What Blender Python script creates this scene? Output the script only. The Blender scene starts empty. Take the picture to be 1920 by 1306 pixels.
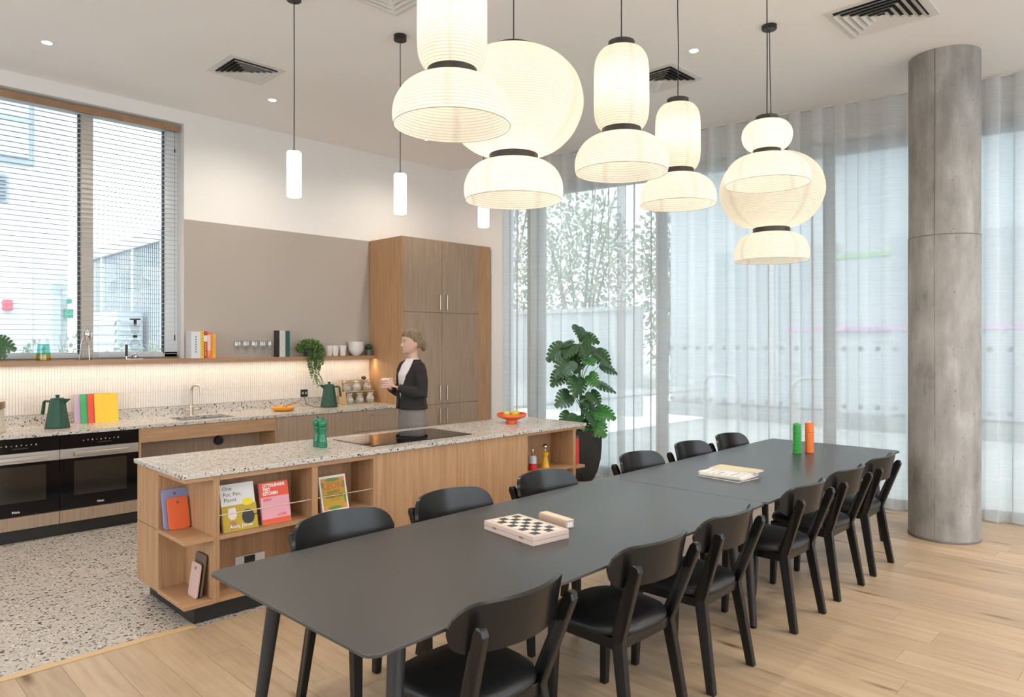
import bpy, bmesh, math, random
from mathutils import Vector, Matrix, noise
random.seed(7)
R = math.radians
PI = math.pi
scene = bpy.context.scene
col = scene.collection

# ------------------------------------------------------------------ camera
CAM_H = 1.65
YAW = R(44.55)
cd = bpy.data.cameras.new('camera')
cam = bpy.data.objects.new('camera', cd)
col.objects.link(cam)
cam.location = (0, 0, CAM_H)
cam.rotation_euler = (R(90), 0, YAW - R(90))
cd.sensor_width = 36.0
cd.lens = 36.0 * 1319.0 / 1920.0
cd.shift_y = -13.0 / 1920.0
cd.clip_start = 0.05
scene.camera = cam
# ------------------------------------------------------------------ world, exposure
w = bpy.data.worlds.new('world')
scene.world = w
w.use_nodes = True
bg = w.node_tree.nodes['Background']
bg.inputs[0].default_value = (0.86, 0.94, 1.0, 1)
bg.inputs[1].default_value = 4.1
vs = scene.view_settings
vs.view_transform = 'Standard'
vs.look = 'None'
vs.exposure = 0.1
vs.gamma = 1.0
vs.use_curve_mapping = False
cy = scene.cycles
cy.max_bounces = 8
cy.diffuse_bounces = 6
cy.glossy_bounces = 3
cy.transmission_bounces = 4
cy.transparent_max_bounces = 16
cy.use_adaptive_sampling = True
cy.adaptive_threshold = 0.04
cy.sample_clamp_indirect = 6.0
cy.caustics_reflective = False
cy.caustics_refractive = False
cy.use_denoising = True
cy.use_light_tree = False
SPOT_W = 105.0          # ceiling downlights
LANTERN_W = 2.5         # bulbs in the paper lanterns

# ------------------------------------------------------------------ materials
def newmat(name):
    m = bpy.data.materials.new(name)
    m.use_nodes = True
    nt = m.node_tree
    b = nt.nodes['Principled BSDF']
    return m, nt, b
def plain(name, c, rough=0.5, metal=0.0, spec=0.5, bump=0.0, bscale=60, coat=0.0, var=0.0):
    m, nt, b = newmat(name)
    b.inputs['Base Color'].default_value = (*c, 1)
    b.inputs['Roughness'].default_value = rough
    b.inputs['Metallic'].default_value = metal
    b.inputs['Specular IOR Level'].default_value = spec
    if coat: b.inputs['Coat Weight'].default_value = coat
    if bump or var:
        tc = nt.nodes.new('ShaderNodeTexCoord'); n = nt.nodes.new('ShaderNodeTexNoise')
        n.inputs['Scale'].default_value = bscale; n.inputs['Detail'].default_value = 4
        nt.links.new(tc.outputs['Object'], n.inputs['Vector'])
        if bump:
            bp = nt.nodes.new('ShaderNodeBump'); bp.inputs['Strength'].default_value = bump
            bp.inputs['Distance'].default_value = 0.004
            nt.links.new(n.outputs['Fac'], bp.inputs['Height']); nt.links.new(bp.outputs[0], b.inputs['Normal'])
        if var:
            r = ramp(nt, n.outputs['Fac'], [(0.3, tuple(x * (1 - var) for x in c)), (0.7, tuple(min(1, x * (1 + var)) for x in c))])
            nt.links.new(r, b.inputs['Base Color'])
    return m
def ramp(nt, fac, stops, interp='LINEAR'):
    r = nt.nodes.new('ShaderNodeValToRGB')
    cr = r.color_ramp
    cr.interpolation = interp
    while len(cr.elements) < len(stops): cr.elements.new(0.5)
    for e, (p, c) in zip(cr.elements, stops):
        e.position = p; e.color = (*c, 1) if len(c) == 3 else c
    nt.links.new(fac, r.inputs[0])
    return r.outputs[0]
def mapping(nt, scale, rnd=False, coord='Object'):
    tc = nt.nodes.new('ShaderNodeTexCoord'); mp = nt.nodes.new('ShaderNodeMapping')
    mp.inputs['Scale'].default_value = scale
    nt.links.new(tc.outputs[coord], mp.inputs['Vector'])
    if rnd:
        oi = nt.nodes.new('ShaderNodeObjectInfo'); cx = nt.nodes.new('ShaderNodeCombineXYZ')
        mu = nt.nodes.new('ShaderNodeMath'); mu.operation = 'MULTIPLY'; mu.inputs[1].default_value = 173.0
        nt.links.new(oi.outputs['Random'], mu.inputs[0])
        for k in range(3): nt.links.new(mu.outputs[0], cx.inputs[k])
        nt.links.new(cx.outputs[0], mp.inputs['Location'])
        return mp.outputs[0], oi.outputs['Random']
    return mp.outputs[0]
def mixrgb(nt, fac, a, b, mode='MIX'):
    n = nt.nodes.new('ShaderNodeMix'); n.data_type = 'RGBA'; n.blend_type = mode
    for s, v in ((0, fac), (6, a), (7, b)):
        if isinstance(v, (int, float)): n.inputs[s].default_value = v
        elif isinstance(v, tuple): n.inputs[s].default_value = (*v, 1)
        else: nt.links.new(v, n.inputs[s])
    return n.outputs[2]
def wood(name, dark, mid, light, scale=(22, 22, 1.3), rough=0.5, rnd=False, knots=False, tone=0.0):
    m, nt, b = newmat(name)
    rn = None
    if rnd: vec, rn = mapping(nt, scale, True)
    else: vec = mapping(nt, scale)
    n = nt.nodes.new('ShaderNodeTexNoise'); n.inputs['Scale'].default_value = 1.6
    n.inputs['Detail'].default_value = 8; n.inputs['Roughness'].default_value = 0.62; n.inputs['Distortion'].default_value = 0.35
    nt.links.new(vec, n.inputs['Vector'])
    c = ramp(nt, n.outputs['Fac'], [(0.28, dark), (0.5, mid), (0.72, light)])
    if rn is not None and tone:
        c2 = ramp(nt, rn, [(0.0, tuple(1 - tone for _ in range(3))), (1.0, (1.0, 1.0, 1.0))])
        c = mixrgb(nt, 1.0, c, c2, 'MULTIPLY')
    if knots:
        v = nt.nodes.new('ShaderNodeTexVoronoi'); v.inputs['Scale'].default_value = 1.0
        mp2, _ = mapping(nt, (5.2, 1.1, 1.0), True)
        nt.links.new(mp2, v.inputs['Vector'])
        n2 = nt.nodes.new('ShaderNodeTexNoise'); n2.inputs['Scale'].default_value = 3.0
        nt.links.new(mp2, n2.inputs['Vector'])
        ad = nt.nodes.new('ShaderNodeMath'); ad.operation = 'MULTIPLY_ADD'; ad.inputs[1].default_value = 0.16
        nt.links.new(n2.outputs['Fac'], ad.inputs[0]); nt.links.new(v.outputs['Distance'], ad.inputs[2])
        k = ramp(nt, ad.outputs[0], [(0.13, (0.30, 0.22, 0.17)), (0.19, (0.78, 0.70, 0.62)), (0.25, (1, 1, 1))])
        c = mixrgb(nt, 1.0, c, k, 'MULTIPLY')
    nt.links.new(c, b.inputs['Base Color'])
    b.inputs['Roughness'].default_value = rough
    bp = nt.nodes.new('ShaderNodeBump'); bp.inputs['Strength'].default_value = 0.08; bp.inputs['Distance'].default_value = 0.002
    nt.links.new(n.outputs['Fac'], bp.inputs['Height']); nt.links.new(bp.outputs[0], b.inputs['Normal'])
    return m
def terrazzo(name, base, sc1, sc2, rough, chips, thr=(0.30, 0.26)):
    m, nt, b = newmat(name)
    c = None
    n = nt.nodes.new('ShaderNodeTexNoise'); n.inputs['Scale'].default_value = 9
    vec = mapping(nt, (1, 1, 1)); nt.links.new(vec, n.inputs['Vector'])
    c = ramp(nt, n.outputs['Fac'], [(0.3, tuple(x * 0.93 for x in base)), (0.7, base)])
    nz = nt.nodes.new('ShaderNodeTexNoise'); nz.inputs['Scale'].default_value = 160
    nt.links.new(vec, nz.inputs['Vector'])
    for i, (s, t) in enumerate(((sc1, thr[0]), (sc2, thr[1]))):
        v = nt.nodes.new('ShaderNodeTexVoronoi'); v.inputs['Scale'].default_value = s
        mp = mapping(nt, (1.0 + 0.13 * i, 1.35 - 0.4 * i, 1.1)); nt.links.new(mp, v.inputs['Vector'])
        ad = nt.nodes.new('ShaderNodeMath'); ad.operation = 'MULTIPLY_ADD'; ad.inputs[1].default_value = 0.22
        nt.links.new(nz.outputs['Fac'], ad.inputs[0]); nt.links.new(v.outputs['Distance'], ad.inputs[2])
        sz = nt.nodes.new('ShaderNodeSeparateColor'); nt.links.new(v.outputs['Color'], sz.inputs[0])
        th = nt.nodes.new('ShaderNodeMath'); th.operation = 'MULTIPLY'; th.inputs[1].default_value = t + 0.11
        nt.links.new(sz.outputs[0], th.inputs[0])
        lt = nt.nodes.new('ShaderNodeMath'); lt.operation = 'LESS_THAN'
        nt.links.new(ad.outputs[0], lt.inputs[0]); nt.links.new(th.outputs[0], lt.inputs[1])
        cc = ramp(nt, sz.outputs[1], chips[i], 'CONSTANT')
        c = mixrgb(nt, lt.outputs[0], c, cc)
    nt.links.new(c, b.inputs['Base Color'])
    b.inputs['Roughness'].default_value = rough
    return m
def thin_glass(name, tint=(0.95, 0.98, 0.98), refl=0.06, rough=0.0):
    m = bpy.data.materials.new(name); m.use_nodes = True; nt = m.node_tree; nt.nodes.clear()
    out = nt.nodes.new('ShaderNodeOutputMaterial'); mx = nt.nodes.new('ShaderNodeMixShader')
    tr = nt.nodes.new('ShaderNodeBsdfTransparent'); gl = nt.nodes.new('ShaderNodeBsdfGlossy')
    lw = nt.nodes.new('ShaderNodeFresnel'); lw.inputs['IOR'].default_value = 1.45
    tr.inputs[0].default_value = (*tint, 1); gl.inputs['Roughness'].default_value = rough
    if refl is None: nt.links.new(lw.outputs[0], mx.inputs[0])
    else: mx.inputs[0].default_value = refl
    nt.links.new(tr.outputs[0], mx.inputs[1]); nt.links.new(gl.outputs[0], mx.inputs[2]); nt.links.new(mx.outputs[0], out.inputs[0])
    return m
def emis(name, c, s):
    m = bpy.data.materials.new(name); m.use_nodes = True; nt = m.node_tree; nt.nodes.clear()
    out = nt.nodes.new('ShaderNodeOutputMaterial'); e = nt.nodes.new('ShaderNodeEmission')
    e.inputs[0].default_value = (*c, 1); e.inputs[1].default_value = s
    nt.links.new(e.outputs[0], out.inputs[0])
    return m
def sheer(name):
    m = bpy.data.materials.new(name); m.use_nodes = True; nt = m.node_tree; nt.nodes.clear()
    out = nt.nodes.new('ShaderNodeOutputMaterial')
    tr = nt.nodes.new('ShaderNodeBsdfTransparent'); df = nt.nodes.new('ShaderNodeBsdfDiffuse'); tl = nt.nodes.new('ShaderNodeBsdfTranslucent')
    df.inputs[0].default_value = (0.86, 0.87, 0.87, 1); tl.inputs[0].default_value = (0.88, 0.90, 0.91, 1)
    a = nt.nodes.new('ShaderNodeMixShader'); a.inputs[0].default_value = 0.45
    nt.links.new(df.outputs[0], a.inputs[1]); nt.links.new(tl.outputs[0], a.inputs[2])
    mx = nt.nodes.new('ShaderNodeMixShader')
    vec = mapping(nt, (2, 2, 260)); n = nt.nodes.new('ShaderNodeTexNoise'); n.inputs['Scale'].default_value = 1.0; n.inputs['Detail'].default_value = 2
    nt.links.new(vec, n.inputs['Vector'])
    f = ramp(nt, n.outputs['Fac'], [(0.35, (0.68, 0.68, 0.68)), (0.68, (0.79, 0.79, 0.79))])
    nt.links.new(f, mx.inputs[0]); nt.links.new(tr.outputs[0], mx.inputs[1]); nt.links.new(a.outputs[0], mx.inputs[2])
    nt.links.new(mx.outputs[0], out.inputs[0])
    return m
def frost(name):
    m = bpy.data.materials.new(name); m.use_nodes = True; nt = m.node_tree; nt.nodes.clear()
    out = nt.nodes.new('ShaderNodeOutputMaterial'); tl = nt.nodes.new('ShaderNodeBsdfTranslucent'); tl.inputs[0].default_value = (0.95, 0.97, 0.98, 1)
    nt.links.new(tl.outputs[0], out.inputs[0]); return m
def paper(name, spacing):
    m = bpy.data.materials.new(name); m.use_nodes = True; nt = m.node_tree; nt.nodes.clear()
    out = nt.nodes.new('ShaderNodeOutputMaterial')
    df = nt.nodes.new('ShaderNodeBsdfDiffuse'); tl = nt.nodes.new('ShaderNodeBsdfTranslucent'); mx = nt.nodes.new('ShaderNodeMixShader')
    mx.inputs[0].default_value = 0.62
    at = nt.nodes.new('ShaderNodeAttribute'); at.attribute_name = 'rib'
    n = nt.nodes.new('ShaderNodeTexNoise'); n.inputs['Scale'].default_value = 40; n.inputs['Detail'].default_value = 5
    vec = mapping(nt, (1, 1, 1)); nt.links.new(vec, n.inputs['Vector'])
    pc = ramp(nt, n.outputs['Fac'], [(0.3, (0.88, 0.84, 0.75)), (0.7, (0.94, 0.91, 0.85))])
    c = mixrgb(nt, at.outputs['Fac'], pc, (0.30, 0.27, 0.235))
    nt.links.new(c, df.inputs[0]); nt.links.new(c, tl.inputs[0])
    nt.links.new(df.outputs[0], mx.inputs[1]); nt.links.new(tl.outputs[0], mx.inputs[2]); nt.links.new(mx.outputs[0], out.inputs[0])
    return m
def concrete(name):
    m, nt, b = newmat(name)
    vec = mapping(nt, (1.2, 1.2, 0.6))
    n = nt.nodes.new('ShaderNodeTexNoise'); n.inputs['Scale'].default_value = 3.2; n.inputs['Detail'].default_value = 9; n.inputs['Roughness'].default_value = 0.65
    nt.links.new(vec, n.inputs['Vector'])
    c = ramp(nt, n.outputs['Fac'], [(0.28, (0.17, 0.16, 0.15)), (0.43, (0.29, 0.275, 0.26)), (0.58, (0.36, 0.345, 0.33)), (0.74, (0.48, 0.465, 0.45))])
    v = nt.nodes.new('ShaderNodeTexVoronoi'); v.inputs['Scale'].default_value = 26
    vec2 = mapping(nt, (1, 1, 0.8)); nt.links.new(vec2, v.inputs['Vector'])
    sp = nt.nodes.new('ShaderNodeSeparateColor'); nt.links.new(v.outputs['Color'], sp.inputs[0])
    th = nt.nodes.new('ShaderNodeMath'); th.operation = 'MULTIPLY'; th.inputs[1].default_value = 0.13; nt.links.new(sp.outputs[0], th.inputs[0])
    lt = nt.nodes.new('ShaderNodeMath'); lt.operation = 'LESS_THAN'; nt.links.new(v.outputs['Distance'], lt.inputs[0]); nt.links.new(th.outputs[0], lt.inputs[1])
    c = mixrgb(nt, lt.outputs[0], c, (0.13, 0.115, 0.105))
    n3 = nt.nodes.new('ShaderNodeTexNoise'); n3.inputs['Scale'].default_value = 1.0; n3.inputs['Detail'].default_value = 6
    vec3 = mapping(nt, (14, 14, 1.6)); nt.links.new(vec3, n3.inputs['Vector'])
    s = ramp(nt, n3.outputs['Fac'], [(0.35, (0.84, 0.83, 0.82)), (0.6, (1, 1, 1))])
    c = mixrgb(nt, 1.0, c, s, 'MULTIPLY')
    nt.links.new(c, b.inputs['Base Color'])
    b.inputs['Roughness'].default_value = 0.75
    bp = nt.nodes.new('ShaderNodeBump'); bp.inputs['Strength'].default_value = 0.35; bp.inputs['Distance'].default_value = 0.01
    nt.links.new(n.outputs['Fac'], bp.inputs['Height']); nt.links.new(bp.outputs[0], b.inputs['Normal'])
    return m

M = {}
M['wall'] = plain('white wall paint', (0.86, 0.845, 0.83), 0.85, bump=0.05, bscale=120)
M['ceil'] = plain('white ceiling paint', (0.92, 0.905, 0.895), 0.9)
M['taupe'] = plain('taupe wall paint', (0.43, 0.38, 0.335), 0.8)
M['oak'] = wood('oak veneer', (0.355, 0.19, 0.092), (0.44, 0.255, 0.133), (0.515, 0.315, 0.175))
M['oakh'] = wood('oak veneer horizontal', (0.355, 0.19, 0.092), (0.44, 0.255, 0.133), (0.515, 0.315, 0.175), scale=(1.3, 22, 22))
M['oakd'] = wood('oak veneer doors', (0.30, 0.205, 0.14), (0.365, 0.26, 0.182), (0.42, 0.31, 0.23), scale=(26, 26, 1.2))
M['oaksh'] = wood('oak shelf', (0.30, 0.165, 0.085), (0.38, 0.22, 0.12), (0.45, 0.27, 0.155), scale=(1.3, 22, 22))
M['floorwood'] = wood('oak floor plank', (0.42, 0.285, 0.175), (0.51, 0.365, 0.235), (0.585, 0.44, 0.30), scale=(16, 1.2, 8), rough=0.42, rnd=True, knots=True, tone=0.2)
M['gap'] = plain('plank joint', (0.16, 0.11, 0.07), 0.9)
CHIP_A = [(0.0, (0.02, 0.02, 0.022)), (0.45, (0.10, 0.085, 0.075)), (0.7, (0.27, 0.22, 0.18)), (0.85, (0.55, 0.52, 0.49))]
CHIP_B = [(0.0, (0.05, 0.045, 0.045)), (0.3, (0.33, 0.27, 0.22)), (0.6, (0.42, 0.37, 0.33)), (0.8, (0.65, 0.62, 0.6))]
M['terr_top'] = terrazzo('terrazzo worktop', (0.585, 0.54, 0.49), 54, 110, 0.25, (CHIP_A, CHIP_B), (0.52, 0.56))
M['terr_floor'] = terrazzo('terrazzo floor', (0.52, 0.465, 0.41), 34, 70, 0.35, (CHIP_A, CHIP_B), (0.52, 0.62))
M['black'] = plain('black laminate', (0.020, 0.0195, 0.020), 0.42, spec=0.5)
M['table'] = plain('black table laminate', (0.046, 0.044, 0.044), 0.34, spec=0.6)
M['chair'] = plain('black stained wood', (0.010, 0.009, 0.0085), 0.27, spec=0.38)
M['leather'] = plain('black leather', (0.010, 0.010, 0.011), 0.42, bump=0.15, bscale=220)
M['plinth'] = plain('black plinth', (0.016, 0.015, 0.015), 0.45)
M['ovenglass'] = plain('black oven glass', (0.006, 0.006, 0.007), 0.08, spec=0.3)
M['ovenwin'] = plain('oven window glass', (0.028, 0.024, 0.02), 0.06, spec=0.6)
M['steel'] = plain('brushed steel', (0.60, 0.55, 0.49), 0.32, metal=1.0)
M['bandsteel'] = plain('dark brushed steel', (0.48, 0.44, 0.39), 0.4, metal=1.0)
M['nickel'] = plain('brushed nickel', (0.62, 0.55, 0.45), 0.28, metal=1.0)
M['chrome'] = plain('chrome', (0.8, 0.8, 0.8), 0.08, metal=1.0)
M['ringmetal'] = plain('dark lantern ring', (0.045, 0.038, 0.032), 0.35, metal=0.3)
M['blackplastic'] = plain('black plastic', (0.012, 0.012, 0.012), 0.4)
M['cord'] = plain('black cord', (0.015, 0.013, 0.012), 0.6)
M['paper'] = paper('rice paper', 0.0125)
M['opal'] = emis('opal glass lit', (1.0, 0.93, 0.82), 2.4)
M['bulb'] = emis('lit bulb', (1.0, 0.86, 0.66), 8.0)
M['dl'] = emis('downlight lens', (1.0, 0.93, 0.82), 12.0)
M['led'] = emis('led strip', (1.0, 0.83, 0.62), 27.0)
M['whiteplastic'] = plain('white plastic', (0.75, 0.74, 0.72), 0.45)
M['ventdark'] = plain('vent duct', (0.02, 0.02, 0.02), 0.8)  # near-black colour stands in for the shade inside the vents
M['frame'] = plain('grey window frame', (0.33, 0.36, 0.38), 0.5)
M['framew'] = plain('light grey window frame', (0.82, 0.84, 0.85), 0.5)
M['mullion'] = plain('stone coloured mullion', (0.62, 0.56, 0.49), 0.7)
M['gasket'] = plain('dark gasket', (0.05, 0.06, 0.07), 0.6)
M['glass'] = thin_glass('window glass', (0.93, 0.97, 0.97), None)
M['clear'] = thin_glass('clear glass', (0.94, 0.95, 0.95), 0.14, 0.02)
M['slat'] = plain('white blind slat', (0.74, 0.76, 0.78), 0.5)
M['pelmet'] = plain('wooden pelmet', (0.36, 0.20, 0.105), 0.5, var=0.15, bscale=8)
M['sheer'] = sheer('white sheer voile')
M['conc'] = concrete('fair faced concrete')
M['concseam'] = plain('concrete seam', (0.17, 0.155, 0.145), 0.9)
M['tile'] = plain('white glazed tile', (0.80, 0.74, 0.68), 0.3, var=0.05, bscale=30)
M['grout'] = plain('tile grout', (0.62, 0.565, 0.51), 0.9)
M['green'] = plain('dark green plastic', (0.013, 0.066, 0.038), 0.5)
M['whiteceram'] = plain('white ceramic', (0.82, 0.79, 0.75), 0.25)
M['orange'] = plain('orange lacquer', (0.75, 0.14, 0.035), 0.4)
M['orangemill'] = plain('orange painted wood', (0.80, 0.18, 0.03), 0.45)
M['greenmill'] = plain('bright green lacquer', (0.04, 0.36, 0.06), 0.3)
M['greenjade'] = plain('jade green lacquer', (0.018, 0.18, 0.09), 0.18)
M['yellowpan'] = plain('yellow enamel', (0.85, 0.36, 0.03), 0.3)
M['woodspoon'] = plain('wooden spoon', (0.36, 0.17, 0.07), 0.6)
M['leaf'] = plain('monstera leaf', (0.036, 0.10, 0.034), 0.30, var=0.5, bscale=14)
M['leafb'] = plain('young monstera leaf', (0.05, 0.21, 0.045), 0.34, var=0.4, bscale=12)
M['stem'] = plain('green stem', (0.06, 0.11, 0.035), 0.5)
M['soil'] = plain('soil', (0.03, 0.02, 0.015), 0.95, bump=0.6, bscale=80)
M['pot'] = plain('dark grey ribbed pot', (0.040, 0.036, 0.033), 0.7)
M['ivy'] = plain('trailing leaves', (0.095, 0.20, 0.045), 0.5, var=0.5, bscale=30)
M['skin'] = plain('skin', (0.60, 0.36, 0.27), 0.5)
M['hair'] = plain('light brown hair', (0.20, 0.135, 0.075), 0.55, var=0.35, bscale=60)
M['cardigan'] = plain('black cardigan', (0.020, 0.016, 0.015), 0.9, bump=0.3, bscale=200)
M['tee'] = plain('white t-shirt', (0.72, 0.68, 0.68), 0.9)
M['trousers'] = plain('grey trousers', (0.20, 0.175, 0.165), 0.9)
M['paperwhite'] = plain('paper white', (0.78, 0.75, 0.71), 0.7)
M['cream'] = plain('cream enamel', (0.62, 0.56, 0.47), 0.35)
M['bamboo'] = plain('bamboo', (0.62, 0.46, 0.26), 0.5)
M['extwhite'] = plain('white render outside', (0.62, 0.63, 0.64), 0.9)
M['extgrey'] = plain('grey cladding outside', (0.30, 0.33, 0.36), 0.7)
M['extgreyl'] = plain('pale grey cladding outside', (0.50, 0.54, 0.58), 0.7)
M['extground'] = plain('pale paving outside', (0.62, 0.62, 0.60), 0.9, var=0.08, bscale=2)
M['extleaf'] = plain('leaves outside', (0.38, 0.44, 0.32), 0.7, var=0.4, bscale=3)
M['extdark'] = plain('dark window outside', (0.10, 0.13, 0.16), 0.2)
_mc = {}
def C(r, g, b, rough=0.5):
    k = (r, g, b, rough)
    if k not in _mc: _mc[k] = plain('colour %d' % len(_mc), (r, g, b), rough)
    return _mc[k]

# ------------------------------------------------------------------ mesh builder
class MB:
    def __init__(s, o=(0, 0, 0)):
        s.v = []; s.f = []; s.o = Vector(o); s.attr = None
    def add(s, vs, fs):
        n = len(s.v); s.v += [tuple(Vector(q) - s.o) for q in vs]; s.f += [tuple(i + n for i in f) for f in fs]; return s
    def box(s, x0, x1, y0, y1, z0, z1):
        return s.add([(x0, y0, z0), (x1, y0, z0), (x1, y1, z0), (x0, y1, z0), (x0, y0, z1), (x1, y0, z1), (x1, y1, z1), (x0, y1, z1)],
                     [(0, 3, 2, 1), (4, 5, 6, 7), (0, 1, 5, 4), (1, 2, 6, 5), (2, 3, 7, 6), (3, 0, 4, 7)])
    def obox(s, c, size, mat):
        hx, hy, hz = size[0] / 2, size[1] / 2, size[2] / 2
        q = [mat @ Vector((a * hx, b * hy, d * hz)) + Vector(c) for d in (-1, 1) for a, b in ((-1, -1), (1, -1), (1, 1), (-1, 1))]
        return s.add(q, [(0, 3, 2, 1), (4, 5, 6, 7), (0, 1, 5, 4), (1, 2, 6, 5), (2, 3, 7, 6), (3, 0, 4, 7)])
    def prism(s, poly, fn0, fn1):
        n = len(poly); a = [fn0(*p) for p in poly]; b = [fn1(*p) for p in poly]
        return s.add(a + b, [tuple(range(n - 1, -1, -1)), tuple(range(n, 2 * n))] + [(i, (i + 1) % n, n + (i + 1) % n, n + i) for i in range(n)])
    def lathe(s, prof, c=(0, 0, 0), seg=24, cap0=True, cap1=True, sq=(1, 1)):
        q = []; f = []
        for (r, z) in prof:
            for k in range(seg):
                a = 2 * PI * k / seg; q.append((c[0] + r * sq[0] * math.cos(a), c[1] + r * sq[1] * math.sin(a), c[2] + z))
        for i in range(len(prof) - 1):
            for k in range(seg):
                k2 = (k + 1) % seg; f.append((i * seg + k, i * seg + k2, (i + 1) * seg + k2, (i + 1) * seg + k))
        if cap0: f.append(tuple(range(seg - 1, -1, -1)))
        if cap1: f.append(tuple((len(prof) - 1) * seg + k for k in range(seg)))
        return s.add(q, f)
    def tube(s, pts, rad, seg=8, caps=True, flat=1.0):
        pts = [Vector(p) for p in pts]; n = len(pts)
        rads = rad if isinstance(rad, (list, tuple)) else [rad] * n
        q = []; f = []; prev = None
        for i, p in enumerate(pts):
            t = (pts[min(i + 1, n - 1)] - pts[max(i - 1, 0)])
            if t.length < 1e-9: t = Vector((0, 0, 1))
            t.normalize()
            if prev is None:
                u = t.cross(Vector((0, 0, 1)))
                if u.length < 1e-3: u = t.cross(Vector((1, 0, 0)))
            else: u = prev - t * prev.dot(t)
            u.normalize(); prev = u; wv = t.cross(u)
            for k in range(seg):
                a = 2 * PI * k / seg; q.append(p + (u * math.cos(a) + wv * math.sin(a) * flat) * rads[i])
        for i in range(n - 1):
            for k in range(seg):
                k2 = (k + 1) % seg; f.append((i * seg + k, i * seg + k2, (i + 1) * seg + k2, (i + 1) * seg + k))
        if caps: f.append(tuple(range(seg - 1, -1, -1))); f.append(tuple((n - 1) * seg + k for k in range(seg)))
        return s.add(q, f)
    def ball(s, c, rx, ry=None, rz=None, seg=16, rings=10, mat=None):
        ry = rx if ry is None else ry; rz = rx if rz is None else rz
        q = []; f = []
        for i in range(rings + 1):
            th = PI * i / rings
            for k in range(seg):
                a = 2 * PI * k / seg
                p = Vector((rx * math.sin(th) * math.cos(a), ry * math.sin(th) * math.sin(a), -rz * math.cos(th)))
                if mat is not None: p = mat @ p
                q.append(p + Vector(c))
        for i in range(rings):
            for k in range(seg):
                k2 = (k + 1) % seg; f.append((i * seg + k, i * seg + k2, (i + 1) * seg + k2, (i + 1) * seg + k))
        return s.add(q, f)
    def loft(s, rings, caps=True):
        n = len(rings[0]); q = [p for r in rings for p in r]; f = []
        for i in range(len(rings) - 1):
            for k in range(n):
                k2 = (k + 1) % n; f.append((i * n + k, i * n + k2, (i + 1) * n + k2, (i + 1) * n + k))
        if caps: f.append(tuple(range(n - 1, -1, -1))); f.append(tuple((len(rings) - 1) * n + k for k in range(n)))
        return s.add(q, f)
    def mesh(s, name):
        me = bpy.data.meshes.new(name); me.from_pydata(s.v, [], s.f); me.validate(); me.update(); return me
    def build(s, name, mat, parent=None, smooth=None, bev=0.0, seg=2, kind=None):
        me = s.mesh(name)
        if isinstance(mat, str): mat = M[mat]
        me.materials.append(mat)
        o = bpy.data.objects.new(name, me); col.objects.link(o)
        if parent is not None: o.parent = parent
        if smooth:
            for p in me.polygons: p.use_smooth = True
            me.set_sharp_from_angle(angle=R(smooth))
        if bev:
            b = o.modifiers.new('bevel', 'BEVEL'); b.width = bev; b.segments = seg; b.limit_method = 'ANGLE'; b.angle_limit = R(40)
        if kind: o['kind'] = kind
        return o
def thing(name, label, cat, loc=(0, 0, 0), rz=0.0, group=None):
    o = bpy.data.objects.new(name, None); col.objects.link(o)
    o.location = loc; o.rotation_euler = (0, 0, rz); o.empty_display_size = 0.05
    o['label'] = label; o['category'] = cat
    if group: o['group'] = group
    return o
def tag(o, label, cat, group=None):
    o['label'] = label; o['category'] = cat
    if group: o['group'] = group
    return o
def struct(o):
    o['kind'] = 'structure'; return o
def place(me, name, mat, loc, parent, rot=None):
    if mat is not None and not me.materials: me.materials.append(M[mat] if isinstance(mat, str) else mat)
    o = bpy.data.objects.new(name, me); col.objects.link(o); o.parent = parent; o.location = loc
    if rot is not None: o.rotation_euler = rot
    return o
def dup(root, loc, rz, label, group=None):
    r = root.copy(); col.objects.link(r); r.location = loc; r.rotation_euler = (0, 0, rz); r['label'] = label
    if group: r['group'] = group
    for ch in list(root.children):
        c = ch.copy(); col.objects.link(c); c.parent = r
        for g in list(ch.children):
            d = g.copy(); col.objects.link(d); d.parent = c
    return r
def lettering(text, size, mat, parent, loc, rot=(R(90), 0, 0), align='LEFT', name='lettering', bold=0.0, squeeze=1.0):
    cu = bpy.data.curves.new('t', 'FONT'); cu.body = text; cu.size = size; cu.align_x = align; cu.offset = bold; cu.resolution_u = 2
    t = bpy.data.objects.new('t', cu); col.objects.link(t)
    dg = bpy.context.evaluated_depsgraph_get()
    me = bpy.data.meshes.new_from_object(t.evaluated_get(dg))
    bpy.data.objects.remove(t); bpy.data.curves.remove(cu)
    for v in me.vertices: v.co.x *= squeeze
    me.materials.clear(); me.materials.append(M[mat] if isinstance(mat, str) else mat)
    o = bpy.data.objects.new(name, me); col.objects.link(o); o.parent = parent; o.location = loc; o.rotation_euler = rot
    return o
def spot(name, loc, power, c=(1.0, 0.89, 0.75), angle=158, blend=1.0, size=0.04, parent=None):
    l = bpy.data.lights.new(name, 'SPOT'); l.energy = power; l.color = c; l.spot_size = R(angle); l.spot_blend = blend; l.shadow_soft_size = size
    o = bpy.data.objects.new(name, l); col.objects.link(o); o.location = loc
    if parent: o.parent = parent
    return o
def rounded(wd, ht, r, n=5):
    pts = []
    for cx, cyy, a0 in ((wd / 2 - r, ht / 2 - r, 0), (-wd / 2 + r, ht / 2 - r, 90), (-wd / 2 + r, -ht / 2 + r, 180), (wd / 2 - r, -ht / 2 + r, 270)):
        for k in range(n + 1):
            a = R(a0 + 90 * k / n); pts.append((cx + r * math.cos(a), cyy + r * math.sin(a)))
    return pts

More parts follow.
